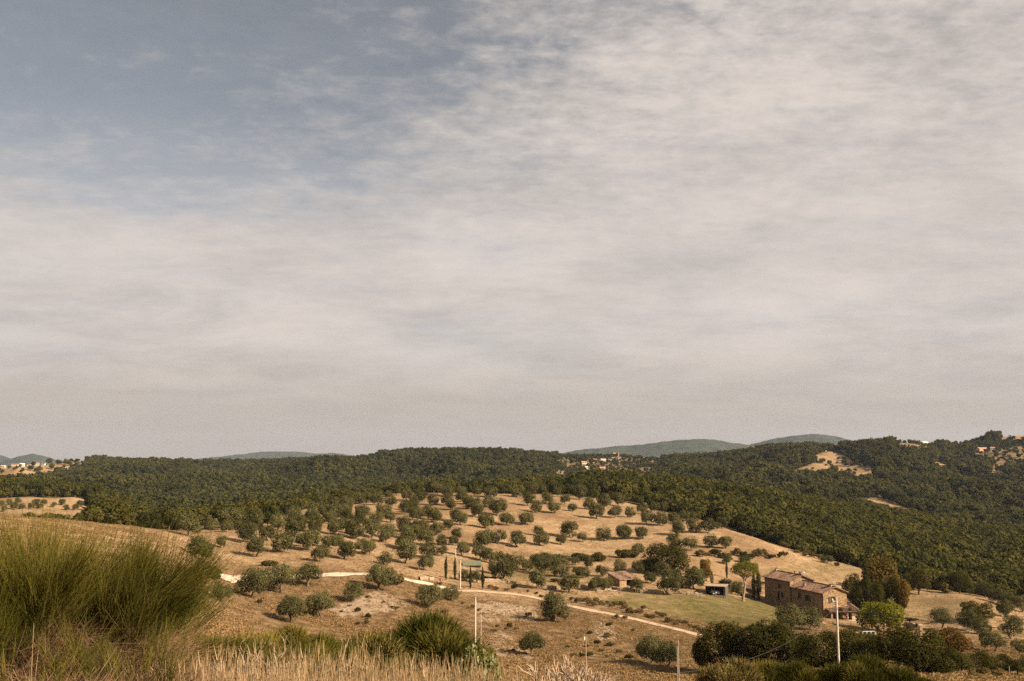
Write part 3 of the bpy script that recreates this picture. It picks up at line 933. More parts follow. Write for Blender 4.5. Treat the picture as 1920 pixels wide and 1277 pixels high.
grove += rows('380 445 75 480 450 110 580 425 95 680 450 100 780 430 100 870 430 90 940 420 80 980 445 80 760 515 110 820 565 95 900 500 100 955 570 105 '
              '1035 505 80 1095 555 75 1150 470 120 1215 540 90 1250 465 80 1330 535 125 1275 610 120 1410 605 110 1440 515 110 460 525 105 385 600 110 530 590 140 '
              '600 665 130 740 655 125 445 685 130 325 540 90 370 525 80 535 800 130 430 830 160 680 825 140 830 740 90 860 815 125 1065 750 135 1010 805 90 1170 785 80 '
              '1325 775 120 1475 765 115', 800, 820, 4)
grove += rows('140 255 130 285 220 150 430 195 130 540 190 120 600 180 100 345 340 190 515 355 180 670 330 150 780 310 140 860 300 140 940 290 100 '
              '705 475 180 910 440 180 1075 450 180 1180 400 100 1250 395 130 1360 370 140 1420 330 100 1490 350 100 290 520 160 60 520 180 870 655 190 1105 620 180 '
              '1290 630 170 680 640 180 235 710 150', 1160, 930, 6.4)
grove += [(353.6, 1006, 47), (376, 1051, 45), (395, 999, 27), (393, 990, 33)]
fill = random.Random(17)
dense = [(395, 992), (520, 965), (640, 935), (760, 922), (900, 930), (880, 985), (800, 1012), (660, 1035), (480, 1016)]
spots = [hit(x, y, 190)[0][:2] for x, y, w_ in grove]
while len(grove) < 186:                                   # close up the thick left half of the grove
    x, y = fill.uniform(395, 900), fill.uniform(922, 1035)
    if in_poly(np.array(x), np.array(y), dense):
        q_ = hit(x, y, 190)[0][:2]
        if min(np.hypot(*(q_ - s_)) for s_ in spots) > 5.2:
            spots.append(q_)
            grove.append((x, y, fill.uniform(17, 29)))
for i, (x, y, wpx) in enumerate(grove):
    p, wd, d = place(x, y, wpx * 1.05, 190, 3.2, 7.6)
    if y < 936 and x < 1175:
        where = 'on the crest of the hillside grove, against the wood'
    elif x >= 1175:
        where = 'on the right flank of the hillside grove near the field tip'
    elif x < 520:
        where = 'at the left end of the hillside grove, near the oak row'
    elif y > 1004:
        where = 'in the lowest rows of the hillside grove'
    else:
        where = 'in the middle rows of the hillside grove'
    kind = 'small' if wd < 4.4 else ('wide' if wd > 6.0 else 'medium sized')
    thing_tree('olive_tree', OLIVE[(i * 7) % 12], p, wd, kind + ' olive tree ' + where, 'olive tree', 'olive trees of the hillside grove', hs=random.uniform(0.88, 1.08))

valley = rows('260 130 200 360 165 180 480 130 100 570 160 130 700 215 200 540 390 300 430 300 180 640 290 150 830 260 150 930 190 150 1010 170 140 1090 200 150 '
              '940 470 290 1000 300 250 1220 330 230 1180 180 130 1280 170 140 1400 190 120 1320 520 250 1440 340 120 1510 345 150 1550 230 150 1640 500 180 1770 500 170 '
              '1720 325 160 210 400 150 70 380 120', 860, 1030, 6.4)
for i, (x, y, wpx) in enumerate(valley):
    p, wd, d = place(x, y, wpx * 1.05, 190, 3.0, 7.0)
    thing_tree('olive_tree', OLIVE[(i * 5) % 12], p, wd, 'olive tree on the low terraces between the green-roofed shed and the small stone barn', 'olive tree', 'olive trees on the low terraces', hs=random.uniform(0.9, 1.08))
barn_olives = rows('410 515 170 790 545 280 1100 480 270 990 470 150 900 380 140 720 330 200 570 410 150 430 290 160 210 270 150 480 270 150 600 280 130 660 270 140 820 320 120', 1130, 1030, 6.4)
for i, (x, y, wpx) in enumerate(barn_olives):
    p, wd, d = place(x, y, wpx * 1.05, 190, 3.0, 6.8)
    thing_tree('olive_tree', OLIVE[(i * 5 + 1) % 12], p, wd, 'silvery olive tree along the top edge of the lawn between barn and carport', 'olive tree', 'olive trees between barn and carport', hs=random.uniform(0.9, 1.08))
for x, y, wpx in ((1361, 1116, 32), (1383, 1117, 28)):
    p, wd, d = place(x, y, wpx * 1.05, 190)
    thing_tree('olive_tree', OLIVE[3], p, wd, 'silvery olive tree between the carport and the umbrella pine', 'olive tree', 'olive trees beside the carport')

for x, y, wpx, lab in ((470, 1121, 66, 'wide olive tree below the white road, third from the bend'),
                       (527, 1112, 60, 'rounded olive tree just under the white road between two others'),
                       (577, 1100, 50, 'tall olive tree standing close under the white road edge'),
                       (414, 1129, 40, 'small olive bush half hidden behind the big green broom'),
                       (602, 1158, 52, 'olive tree on bare stony slope above the foreground broom'),
                       (548, 1168, 56, 'olive tree rising directly behind foreground dry grey shrub'),
                       (662, 1129, 40, 'slender olive tree casting its shadow on the stony bank'),
                       (709, 1106, 56, 'dense dark green olive tree covering the white road'),
                       (805, 1141, 50, 'round olive tree directly behind the big broom thicket'),
                       (845, 1126, 34, 'narrow olive tree beside the pale utility pole'),
                       (1042, 1166, 60, 'large dark olive tree standing alone beside the dusty track'),
                       (997, 1230, 50, 'lone olive tree beside the pale bare clay patch'),
                       (1222, 1243, 62, 'dark olive tree on the slope behind the thin wooden post'),
                       (1251, 1250, 56, 'paler olive tree touching the thin wooden post'),
                       (1482, 1186, 58, 'big silvery olive tree at the lawn corner below the farmhouse'),
                       (1518, 1180, 46, 'silvery olive tree touching the farmhouse front corner'),
                       (796, 1070, 34, 'dark trimmed olive tree beside the first cypress'),
                       (1766, 1178, 40, 'olive tree at the end of the garden wall'),
                       (1820, 1183, 40, 'olive tree next to the reddening tree'),
                       (1841, 1190, 32, 'small olive tree right of the reddening tree'),
                       (1865, 1222, 44, 'olive tree with bare trunk and long shadow on the red earth'),
                       (1887, 1158, 32, 'small dark olive tree on the dry ridge by the wood'),
                       (1897, 1198, 40, 'olive tree behind the bare trunked one'),
                       (1914, 1228, 30, 'small olive tree downhill of the bare trunked one'),
                       (1807, 1262, 40, 'olive tree low on the slope below the red earth'),
                       (1911, 1268, 36, 'olive bush at the foot of the slope below green grass'),
                       (1847, 1121, 30, 'olive tree first in the row under the wood edge'),
                       (1871, 1132, 30, 'olive tree second in the row under the wood edge'),
                       (1896, 1141, 30, 'olive tree third in the row under the wood edge'),
                       (1917, 1148, 28, 'olive tree fourth in the row under the wood edge')):
    p, wd, d = place(x, y, wpx * 1.05, 100, 2.6, 8.0)
    thing_tree('olive_tree', random.choice(OLIVE_NEAR), p, wd, lab, 'olive tree', hs=random.uniform(0.88, 1.0))

# far little olive grove on the left, beyond the field
far_ol = [(4, 949, 12), (17, 947, 12), (33, 945, 12), (27, 956, 15), (41, 955, 12), (66, 948, 13), (58, 955, 12), (82, 948, 13), (74, 954, 12),
          (117, 948, 13), (125, 957, 11), (141, 957, 13), (8, 960, 14), (150, 950, 12), (100, 952, 11)]
for i, (x, y, wpx) in enumerate(far_ol):
    p, wd, d = place(x, y, wpx, 330, 3.0, 6.0)
    thing_tree('olive_tree', OLIVE[(i * 7) % 12], p, wd, 'small far olive tree in the grove beyond the crest of the left field', 'olive tree', 'far olive trees beyond the field crest')

# ------------------------------------------------------------------ oaks behind the field
for i, (x, y, wpx, hpx) in enumerate(((180, 984, 40, 40), (205, 984, 62, 48), (237, 986, 34, 30), (258, 988, 48, 40), (287, 990, 44, 34), (322, 991, 30, 44), (345, 990, 48, 36),
                                      (385, 990, 56, 44), (420, 985, 44, 40), (440, 984, 40, 44), (467, 978, 44, 42), (490, 975, 52, 42), (508, 972, 36, 34), (150, 978, 24, 18), (120, 974, 34, 14),
                                      (90, 972, 30, 12), (60, 969, 24, 10))):
    p = at(x, 265 + 10 * (i % 3) if x < 160 else 292 + 9 * (i % 4))
    d = math.hypot(p[0], p[1])
    q_ = pix(x, y, d)
    wd = wpx * d / F0 * 1.12
    hh = max(2.0, pix(x, y - hpx, d)[2] - p[2])
    occupied.append((p[0], p[1], wd / 2))
    thing_tree('oak_tree', OAK[i % 5], p, wd, 'broad green oak in the row along the back edge of the dry field', 'oak tree', 'oaks along the back of the field', hs=hh / (wd * 0.96))

# ------------------------------------------------------------------ wood behind the grove and forests on the far hills
def visible(P, hgt):
    """is the top of a plant in sight over the ground in front of it"""
    d = np.hypot(P[:, 0], P[:, 1])
    ok = np.ones(len(P), bool)
    for k_ in np.linspace(0.15, 0.985, 60):
        g = gz(P[:, 0] * k_, P[:, 1] * k_)
        ok &= (P[:, 2] + hgt) * k_ > g - 0.4
    return ok


def jitter_grid(d0, d1, step, seed):
    r_ = np.random.RandomState(seed)
    pts = []
    xs = np.arange(-d1 * 0.56, d1 * 0.56, step)
    ys = np.arange(d0 * 0.8, d1, step)
    X, Y = np.meshgrid(xs, ys)
    X = X + r_.uniform(-0.45, 0.45, X.shape) * step
    Y = Y + r_.uniform(-0.45, 0.45, Y.shape) * step
    X, Y = X.ravel(), Y.ravel()
    d = np.hypot(X, Y)
    k_ = (d > d0) & (d < d1) & (np.abs(np.arctan2(X, Y)) < math.radians(30.5))
    X, Y = X[k_], Y[k_]
    return np.stack([X, Y, gz(X, Y)], 1)


P = jitter_grid(330, 800, 6.6, 3)
px_, py_ = project(P)
d_ = np.hypot(P[:, 0], P[:, 1])
e_ = np.interp(px_, *WOOD_EDGE)
k_ = (d_ > e_ + 3 + 8 * vnoise(P[:, 0] / 9, P[:, 1] / 9)) & visible(P, 8.5)
P, px_, py_, d_ = P[k_], px_[k_], py_[k_], d_[k_]
size = np.random.RandomState(4).uniform(7.0, 11.5, len(P))
edge_near = d_ - np.interp(px_, *WOOD_EDGE) < 14
size = np.where(edge_near, size * 0.72, size)
inframe = (px_ > 0) & (px_ < 1920)
order = np.argsort(np.where(inframe, -size / d_, 9))
big_, rest = order[:300], order[300:]
for i in big_:
    o = tag(link('oak_tree', OAK_ONE[i % 6], None, P[i] - (0, 0, 0.3), random.uniform(0, 6.28), (size[i], size[i], size[i] * random.uniform(0.8, 1.1))),
            ('small oak on the front edge of' if edge_near[i] else 'oak within') + (' the dense wood behind the crest of the olive grove' if px_[i] < 1330 else ' the dense wood above the tan field and farmhouse' if px_[i] < 1660 else ' the dense wood above the right-hand meadow'), 'oak tree', 'oaks of the wood behind grove and farmhouse')
r_ = np.random.RandomState(8)
scatter('oak_wood', OAK_ONE, P[rest] - (0, 0, 0.3), size[rest], r_.uniform(0, 6.28, len(rest)), r_.randint(0, 6, len(rest)), 'far part of the green oak wood behind the grove')

P = jitter_grid(790, 2380, 7.4, 5)
px_, py_ = project(P)
sh_ = share(px_, py_)
r_ = np.random.RandomState(12)
k_ = (r_.rand(len(P)) < sh_) & visible(P, 8.5)
dens = vnoise(P[:, 0] / 35, P[:, 1] / 35)
k_ &= dens > -0.42
P, sh_ = P[k_], sh_[k_]
size = (4.2 + 8.5 * r_.rand(len(P)) ** 1.4 + 3 * dens[k_]) * np.where(sh_ < 0.6, 0.62, 1.0)
print('forest trees', len(P))
scatter('forest', FOREST, P - (0, 0, 0.5), size, r_.uniform(0, 6.28, len(P)), r_.randint(0, 6, len(P)), 'dense green forest covering the far hills')

# terraced olives far right, a stand of single dark trees in the far clearings
for i, (x, y, wpx) in enumerate(((57, 883, 11), (68, 885, 9), (75, 884, 10), (97, 880, 11), (62, 868, 8), (92, 868, 12), (110, 872, 11), (123, 872, 12), (26, 882, 6), (4, 888, 8), (131, 874, 10))):
    p, wd, d = place(x, y, wpx, 900, 5, 13)
    tag(link('oak_tree', OAK_ONE[i % 6], None, p, random.uniform(0, 6), wd), 'dark round tree standing on the far tan field near the white farm buildings', 'tree', 'dark trees on the far left field')
k_ = 0
for i, (x, y, wpx) in enumerate(((1542, 868, 13), (1534, 869, 8), (1572, 862, 7), (1583, 863, 10), (1549, 874, 6), (1587, 874, 9), (1598, 874, 9), (1606, 872, 10), (1612, 875, 8), (1622, 876, 8),
                                 (1635, 871, 9), (1604, 884, 8), (1588, 884, 6), (1518, 870, 7), (1526, 864, 8), (1524, 880, 5), (1512, 882, 6), (1570, 870, 6), (1628, 884, 7))):
    p, wd, d = place(x, y, wpx, 900, 4, 16)
    tag(link('oak_tree', OAK_ONE[i % 6], None, p, random.uniform(0, 6), (wd, wd, wd * 0.75)), 'dark low tree dotted over the tan clearing on the far right hill', 'tree', 'dark trees in the far clearing')
P = []
for x in np.arange(1592, 1765, 5.2):
    for k2 in range(9):
        y = 936 + (x - 1592) * 0.27 + k2 * 3.4 + random.uniform(-0.8, 0.8)
        if in_poly(np.array(x), np.array(y), CLEAR[4][0]):
            P.append(hit(x + random.uniform(-1, 1) + 2.5 * (k2 % 2), y, 760)[0])
P = np.array(P)
scatter('far_olive_terraces', [OLIVE[0][0], OLIVE[1][0]], P, RNG.uniform(4.0, 5.5, len(P)), RNG.uniform(0, 6, len(P)), RNG.randint(0, 2, len(P)), 'far terraces planted with small olive trees')

# ------------------------------------------------------------------ other trees
def cypress_shape(seed, slim=0.16):
    rng = np.random.RandomState(seed)
    lob = []
    for i in range(12):
        h = 0.08 + 0.86 * i / 11
        r = slim * 0.5 * (math.sin(min(1, (h + 0.12) * 1.25) * math.pi * 0.62) * 1.05) * (1.0 if h < 0.55 else max(0.16, 1 - ((h - 0.55) / 0.45) ** 1.5))
        lob.append((rng.normal() * 0.006, rng.normal() * 0.006, h, r, r, 0.085))
    V, F_ = crown(rng, lob, 2600, 0.030, 0.6, 0.75, 0.6, 0.3, 0.5)
    b_ = B().tube([(0, 0, -0.02), (0, 0, 0.1), (0, 0, 0.5)], [0.022, 0.016, 0.008], 6)
    return mesh('cypress_crown', V, F_, [M['cypress']]), b_.mesh('cypress_trunk', M['bark'], smooth=True)


CYP = [cypress_shape(500), cypress_shape(501, 0.13), cypress_shape(502, 0.24)]
for x, y0, y1, s_, lab in ((836, 1043, 1087, 1, 'slim cypress standing first left of the pale utility pole'),
                           (853, 1045, 1087, 1, 'slim cypress standing against the pale utility pole'),
                           (882, 1063, 1104, 1, 'slim cypress in front of the green-roofed shed, by the track'),
                           (905, 1063, 1105, 1, 'slim cypress in front of the green-roofed shed, away from the pole'),
                           (1363, 1052, 1085, 1, 'thin cypress on the dry slope left of the umbrella pine'),
                           (1335, 1071, 1098, 2, 'short bushy cypress above the carport'),
                           (1423, 1068, 1126, 0, 'tall black-green cypress against the left wall of the farmhouse'),
                           (1414, 1073, 1124, 1, 'narrow cypress half hidden behind the umbrella pine crown'),
                           (1627, 1064, 1150, 0, 'tall cypress among the autumn trees beside the farmhouse')):
    p, d = hit(x, y1, 190)
    h = (y1 - y0) * d / F0 * 1.0
    e = empty('cypress', p, lab, 'cypress', None, random.uniform(0, 6), h)
    link('trunk', CYP[s_][1], e)
    link('crown', CYP[s_][0], e)

# umbrella pine
p, d = hit(1393, 1127, 190)
k_ = d / F0
e = empty('umbrella_pine', p, 'umbrella pine with flat domed bright green crown and leaning pale trunk', 'pine tree')
rng = np.random.RandomState(61)
cw, chh = 56 * k_, 34 * k_
cx, cz = 6 * k_, 55 * k_
lob = [(cx, 0, cz, cw * 0.40, cw * 0.40, chh * 0.36)]
for i in range(26):
    a, r = rng.uniform(0, 6.28), math.sqrt(rng.rand()) * 0.38
    lob.append((cx + cw * r * math.cos(a), cw * r * math.sin(a), cz + chh * (0.24 * (1 - (r / 0.42) ** 2) + rng.uniform(-0.08, 0.1)), cw * 0.12, cw * 0.12, chh * 0.17))
V, F_ = crown(rng, lob, 9000, 0.24, 0.6, 0.75, 0.6, 0.2, 0.3)
link('crown', mesh('pine_crown', V, F_, [M['pine']]), e)
b_ = B()
fork = np.array([4.6 * k_, 0, 30 * k_])
b_.tube([(0, 0, -0.3), (0.8 * k_, 0, 8 * k_), (3.2 * k_, 0, 19 * k_), fork], [0.42, 0.33, 0.29, 0.26], 8, False)
for ex, ey, ez in ((9.5, 2, 46), (0, -2, 46), (4, 5, 46)):
    b_.tube([fork - (0, 0, 0.2), fork + (np.array([ex, ey, ez]) * k_ - fork) * 0.45, np.array([ex, ey, ez]) * k_], [0.21, 0.17, 0.1], 6, False)
    for j in range(3):
        b_.tube([np.array([ex, ey, ez - 6]) * k_, np.array([ex + rng.normal() * 8, ey + rng.normal() * 8, ez + 8]) * k_], [0.09, 0.04], 5, False)
link('trunk', b_.mesh('pine_trunk', M['pinebark'], smooth=True), e)

# trees round the farmhouse and on the right slope: x, foot, width, height in pixels
for x, y, wpx, hpx, kind, name, lab, cat in (
        (1600, 1143, 38, 58, DARK[0], 'holm_oak', 'dense dark round tree beside the lit gable of the farmhouse', 'tree'),
        (1655, 1140, 66, 74, AUTUMN[0], 'oak_tree', 'big tree turning bronze behind the bright green pine', 'tree'),
        (1694, 1154, 28, 60, AUTUMN[1], 'oak_tree', 'tall bronze leaved tree at the edge of the meadow', 'tree'),
        (1616, 1150, 36, 54, DARK[1], 'holm_oak', 'dark tree between the round dark tree and the tall cypress', 'tree'),
        (1640, 1152, 40, 50, DARK[3], 'holm_oak', 'dark tree right behind the bright green garden pine', 'tree'),
        (1674, 1150, 38, 60, DARK[0], 'oak_tree', 'dark tree filling the gap between the two bronze trees', 'tree'),
        (1652, 1110, 50, 50, DARK[2], 'oak_tree', 'dark tree crown rising behind the bronze tree', 'tree'),
        (1683, 1108, 34, 34, SHRUB[0], 'dry_tree', 'brown half dry tree by the wood above the meadow', 'tree'),
        (1721, 1114, 48, 40, DARK[1], 'oak_tree', 'dark bushy tree at the top of the right meadow', 'tree'),
        (1770, 1112, 30, 26, SHRUB[1], 'dry_tree', 'brown thin tree on the top edge of right meadow', 'tree'),
        (1798, 1113, 40, 34, DARK[3], 'oak_tree', 'dark tree where the meadow meets the wood', 'tree'),
        (1250, 1078, 84, 54, DARK[1], 'holm_oak', 'large dark oak clump on the dry slope above the stone barn', 'tree'),
        (1218, 1076, 34, 26, DARK[0], 'holm_oak', 'lower dark bush on the flank of the large oak clump', 'tree'),
        (1323, 1090, 26, 34, AUTUMN[0], 'oak_tree', 'loose yellowing tree behind the carport', 'tree'),
        (1787, 1226, 60, 50, RED, 'cherry_tree', 'broad tree with reddening leaves on the red earth slope', 'tree'),
        (1832, 1165, 56, 32, DARK[2], 'holm_oak', 'dark spreading bush in the dip below the dry ridge', 'tree'),
        (745, 1098, 24, 28, SHRUB[2], 'dry_bush', 'round brown bush beside the white road', 'bush'),
        (506, 1062, 29, 16, DSHRUB[0], 'bush', 'small dark leaning bush on the slope above the white road', 'bush'),
        (401, 1087, 24, 32, DSHRUB[1], 'bush', 'dark bush at the end of the white road behind the broom', 'bush'),
        (1363, 1058, 20, 16, OLIVE[2], 'olive_tree', 'little olive tree right above the thin cypress', 'olive tree'),
        (1396, 1055, 22, 14, OLIVE[4], 'olive_tree', 'little olive tree above the umbrella pine', 'olive tree'),
        (1505, 1038, 26, 20, OLIVE[5], 'olive_tree', 'olive tree alone at the tip of the tan field by the wood', 'olive tree'),
        (1550, 1056, 24, 14, OLIVE[6], 'olive_tree', 'small spreading olive on the meadow behind the farmhouse', 'olive tree'),
        (1569, 1062, 10, 9, DSHRUB[2], 'bush', 'tiny round bush on the meadow behind the farmhouse', 'bush'),
        (1182, 1045, 30, 20, DSHRUB[3], 'bush', 'dark bush on the slope above the barn roof', 'bush'),
        (1088, 1051, 34, 20, DSHRUB[0], 'bush', 'dark clipped bush first in the row above the terraces', 'bush'),
        (1121, 1052, 32, 20, DSHRUB[1], 'bush', 'dark clipped bush second in the row above the terraces', 'bush'),
        (1166, 1046, 30, 20, DSHRUB[2], 'bush', 'dark clipped bush third in the row above the terraces', 'bush')):
    p, d = hit(x, y, 130)
    wd = wpx * d / F0 * 1.08
    hh = hpx * d / F0
    occupied.append((p[0], p[1], wd / 2))
    if kind not in OLIVE:
        p[2] -= 0.12 * hh
        hh *= 1.12
    thing_tree(name, kind, p, wd, lab, cat, hs=hh / (wd * 0.93))

# bright green spreading pine below the autumn trees
p, d = hit(1650, 1184, 130)
k_ = d / F0
e = empty('garden_pine', p, 'bright green rounded pine in front of the bronze tree', 'pine tree')
rng = np.random.RandomState(71)
lob = rnd_lobes(rng, 18, 0.48, 0.36, 0.5, 0.12, 0.2)
V, F_ = crown(rng, lob, 7500, 0.05, 0.5, 0.72, 0.7, 0.2, 0.3)
ob = link('crown', mesh('garden_pine_crown', V, F_, [M['pine']]), e, loc=(0, 0, -6 * k_), scale=(78 * k_, 78 * k_, 72 * k_))
link('trunk', trunk_mesh(rng, 0.2, 0.04, 4, 0.25, 'pinebark'), e, scale=70 * k_)

# dark thicket at the foot of the slope
for i, (x, y, wpx, hpx, kd, lab) in enumerate((
        (1347, 1262, 62, 84, 1, 'dark leafy tree in the thicket where the dusty track ends'),
        (1402, 1262, 74, 90, 2, 'dark leafy tree in the thicket under the lawn edge'),
        (1452, 1262, 74, 86, 3, 'tallest dark tree of the thicket below the lawn corner'),
        (1497, 1256, 50, 62, 0, 'low dark tree under the big silvery olive'),
        (1540, 1262, 70, 76, 2, 'dark tree with yellowish leaves left of the concrete pole'),
        (1600, 1258, 62, 70, 1, 'dark tree just right of the concrete pole'),
        (1636, 1248, 56, 54, 3, 'dark bush below the small greenhouse'),
        (1676, 1258, 70, 74, 0, 'dark tree under the garden wall pillar'),
        (1722, 1272, 78, 92, 2, 'large dark tree between the pillar and the red earth'),
        (1756, 1282, 56, 60, 1, 'dark bush at the foot of the red earth slope'),
        (1782, 1276, 40, 34, 3, 'low dark bush below the reddening tree'),
        (1838, 1262, 34, 26, 0, 'small dark bush below the green grass patch'),
        (1872, 1276, 44, 34, 2, 'dark bush low on the slope by the last olives'),
        (1700, 1236, 40, 44, 3, 'dark bush right under the garden terrace wall'),
        (1476, 1240, 36, 46, 1, 'small dark tree filling the thicket under the silvery olives'),
        (1378, 1232, 36, 40, 0, 'small dark tree at the lawn foot behind the thicket'),
        (1316, 1258, 34, 48, 3, 'small dark bush at the left end of the thicket'))):
    p, d = hit(x, min(y, 1262), 95)
    wd = wpx * d / F0 * 1.15
    hh = max(2.5, pix(x, y - hpx, d)[2] - p[2])
    occupied.append((p[0], p[1], wd / 2))
    p[2] -= 0.13 * wd
    thing_tree('thicket_tree', DARK[kd], p, wd * 1.1, lab, 'tree', 'thicket below the farmhouse', hs=1.12 * hh / (wd * 0.95))

# scrub bushes on banks and field edges
def bushes(spots, shapes, name, label, group, wmin=0.6):
    for i, (x, y, wpx, sq) in enumerate(spots):
        p, wd, d = place(x, y, wpx * 1.1, 95, wmin, 6)
        thing_tree(name, shapes[i % len(shapes)], p, wd, label, 'bush', group, hs=sq, parts=('stem', 'foliage'))


rs = random.Random(3)
sp = []
for i in range(40):
    tt = i / 39
    x = 1072 + tt * 262
    y = 1133 + tt * 62 - 4 - 14 * math.sin(tt * math.pi) * rs.random() - rs.random() * 5
    sp.append((x, y, rs.uniform(7, 16), rs.uniform(0.6, 0.9)))
bushes(sp, SHRUB, 'scrub_bush', 'brownish scrub bush on the bank along the upper side of the dusty track', 'scrub along the dusty track')
sp = [(1305 + i * 7.0 + rs.uniform(-2, 2), 1042 + 3 * math.sin(i) + rs.uniform(-2, 2) + (i * 0.15), rs.uniform(9, 17), rs.uniform(0.7, 1.0)) for i in range(25)]
bushes(sp, SHRUB + DSHRUB, 'hedge_bush', 'dark bush in the hedge line dividing the tan field from the farmhouse meadow', 'hedge between the fields')
sp = [(1395 + i * 6.2, 992 + i * 2.75 + rs.uniform(-2, 2), rs.uniform(11, 17), rs.uniform(0.6, 0.9)) for i in range(17)]
bushes(sp, SHRUB, 'edge_bush', 'brownish bush along the wood edge beside the tan field', 'bushes along the wood edge')
sp = [(1510 + i * 8.5, 1042 + i * 1.6 + rs.uniform(-2, 2), rs.uniform(9, 16), rs.uniform(0.6, 0.9)) for i in range(15)]
bushes(sp, SHRUB + DSHRUB, 'edge_bush', 'low bush along the wood edge above the farmhouse meadow', 'bushes above the farmhouse meadow')
sp = [(898, 1146, 9, .7), (877, 1142, 7, .8), (925, 1186, 14, .6), (932, 1176, 9, .7), (948, 1180, 7, .6), (690, 1160, 12, 1.0), (688, 1163, 8, .8), (1156, 1160, 10, .9), (1173, 1161, 11, .7), (989, 1111, 7, .9), (1006, 1114, 9, .6),
      (965, 1104, 14, .7), (950, 1108, 10, .6), (930, 1106, 12, .6), (920, 1104, 12, .8), (1035, 1116, 12, .7), (1015, 1120, 10, .6), (1120, 1207, 14, .6), (1138, 1196, 12, .6), (1146, 1212, 16, .6), (1127, 1222, 12, .6),
      (1160, 1225, 14, .6), (1105, 1230, 16, .6), (1180, 1236, 18, .6), (1075, 1232, 14, .6), (690, 1121, 10, .5), (655, 1137, 9, .5), (720, 1130, 8, .5), (735, 1140, 9, .5), (640, 1148, 8, .5), (1843, 1266, 22, .7), (1870, 1270, 24, .7), (1824, 1268, 18, .6)]
for i in range(60):
    x, y = rs.uniform(400, 1260), rs.uniform(1118, 1246)
    if y > 1150 + (x - 1000) * 0.16 or x < 860:
        sp.append((x, y, rs.uniform(5, 15), rs.uniform(0.5, 0.9)))
bushes(sp, SHRUB + DSHRUB[:2], 'scrub_bush', 'low dry scrub bush on the rough open slope below the road and track', 'low scrub on the rough slope')
sp = [(1040, 1091, 20, .45), (925, 1087, 14, .5), (910, 1086, 12, .5), (938, 1087, 12, .5), (1150, 1077, 14, .6), (1158, 1074, 14, .6), (1168, 1073, 12, .6)]
bushes(sp, DSHRUB, 'hedge_bush', 'clipped green hedge bush on the low olive terraces', 'clipped hedges on the terraces')
sp = [(1705, 1165, 18, .5), (1691, 1168, 14, .5), (1717, 1164, 12, .4), (1600, 1192, 12, .6), (1585, 1196, 14, .6)]
bushes(sp, DSHRUB, 'garden_bush', 'low green garden bush by the terrace below the farmhouse', 'garden bushes by the terrace')

# ------------------------------------------------------------------ buildings
def frame_axes(phi):
    """a along the front towards the far end, b into the depth"""
    return np.array([-math.cos(phi), math.sin(phi)]), np.array([math.sin(phi), math.cos(phi)])


class House:
    """local axes: x along the front (0 at the near corner), y into the depth, z up"""
    def __init__(self, name, origin, ax, ay, label, cat='house'):
        self.e = empty(name, origin, label, cat)
        self.o, self.ax, self.ay = np.asarray(origin, float), np.asarray(ax), np.asarray(ay)
        ang = math.atan2(ax[1], ax[0])
        self.flip = -1 if ax[0] * ay[1] - ax[1] * ay[0] < 0 else 1
        self.e.rotation_euler = (0, 0, ang)

    def pt(self, x, y, z):
        return (x, y * self.flip, z)

    def part(self, name, b_, m_, parent=None):
        V = np.concatenate(b_.v)
        V[:, 1] *= self.flip
        b_.v = [V]
        if self.flip < 0:
            b_.q = [q_[:, ::-1] for q_ in b_.q]
            b_.t = [q_[:, ::-1] for q_ in b_.t]
        return link(name, b_.mesh(name, m_), parent or self.e)


def gable_walls(x0, x1, y0, y1, z0, ze, zr):
    """wall block with gables at both x ends"""
    ym = (y0 + y1) / 2
    b_ = B()
    V = [(x0, y0, z0), (x1, y0, z0), (x1, y1, z0), (x0, y1, z0), (x0, y0, ze), (x1, y0, ze), (x1, y1, ze), (x0, y1, ze), (x0, ym, zr), (x1, ym, zr)]
    b_.add(V, [(0, 1, 5, 4), (2, 3, 7, 6), (1, 2, 6, 5), (3, 0, 4, 7), (4, 5, 9, 8), (6, 7, 8, 9)])
    b_.add([V[5], V[6], V[9]], [(0, 1, 2)])
    b_.add([V[7], V[4], V[8]], [(0, 1, 2)])
    return b_


def gable_roof(x0, x1, y0, y1, ze, zr, over=0.45, th=0.16, lift=0.03):
    ym = (y0 + y1) / 2
    sl = (zr - ze) / (ym - y0)
    b_ = B()
    for s_ in (-1, 1):
        ye = (y0 - over) if s_ < 0 else (y1 + over)
        zl = ze - over * sl + lift
        a = [(x0 - over, ye, zl), (x1 + over, ye, zl), (x1 + over, ym, zr + lift), (x0 - over, ym, zr + lift)]
        if s_ > 0:
            a = a[::-1]
        b_.hexa(a + [(x_, y_, z_ + th) for x_, y_, z_ in a])
    return b_


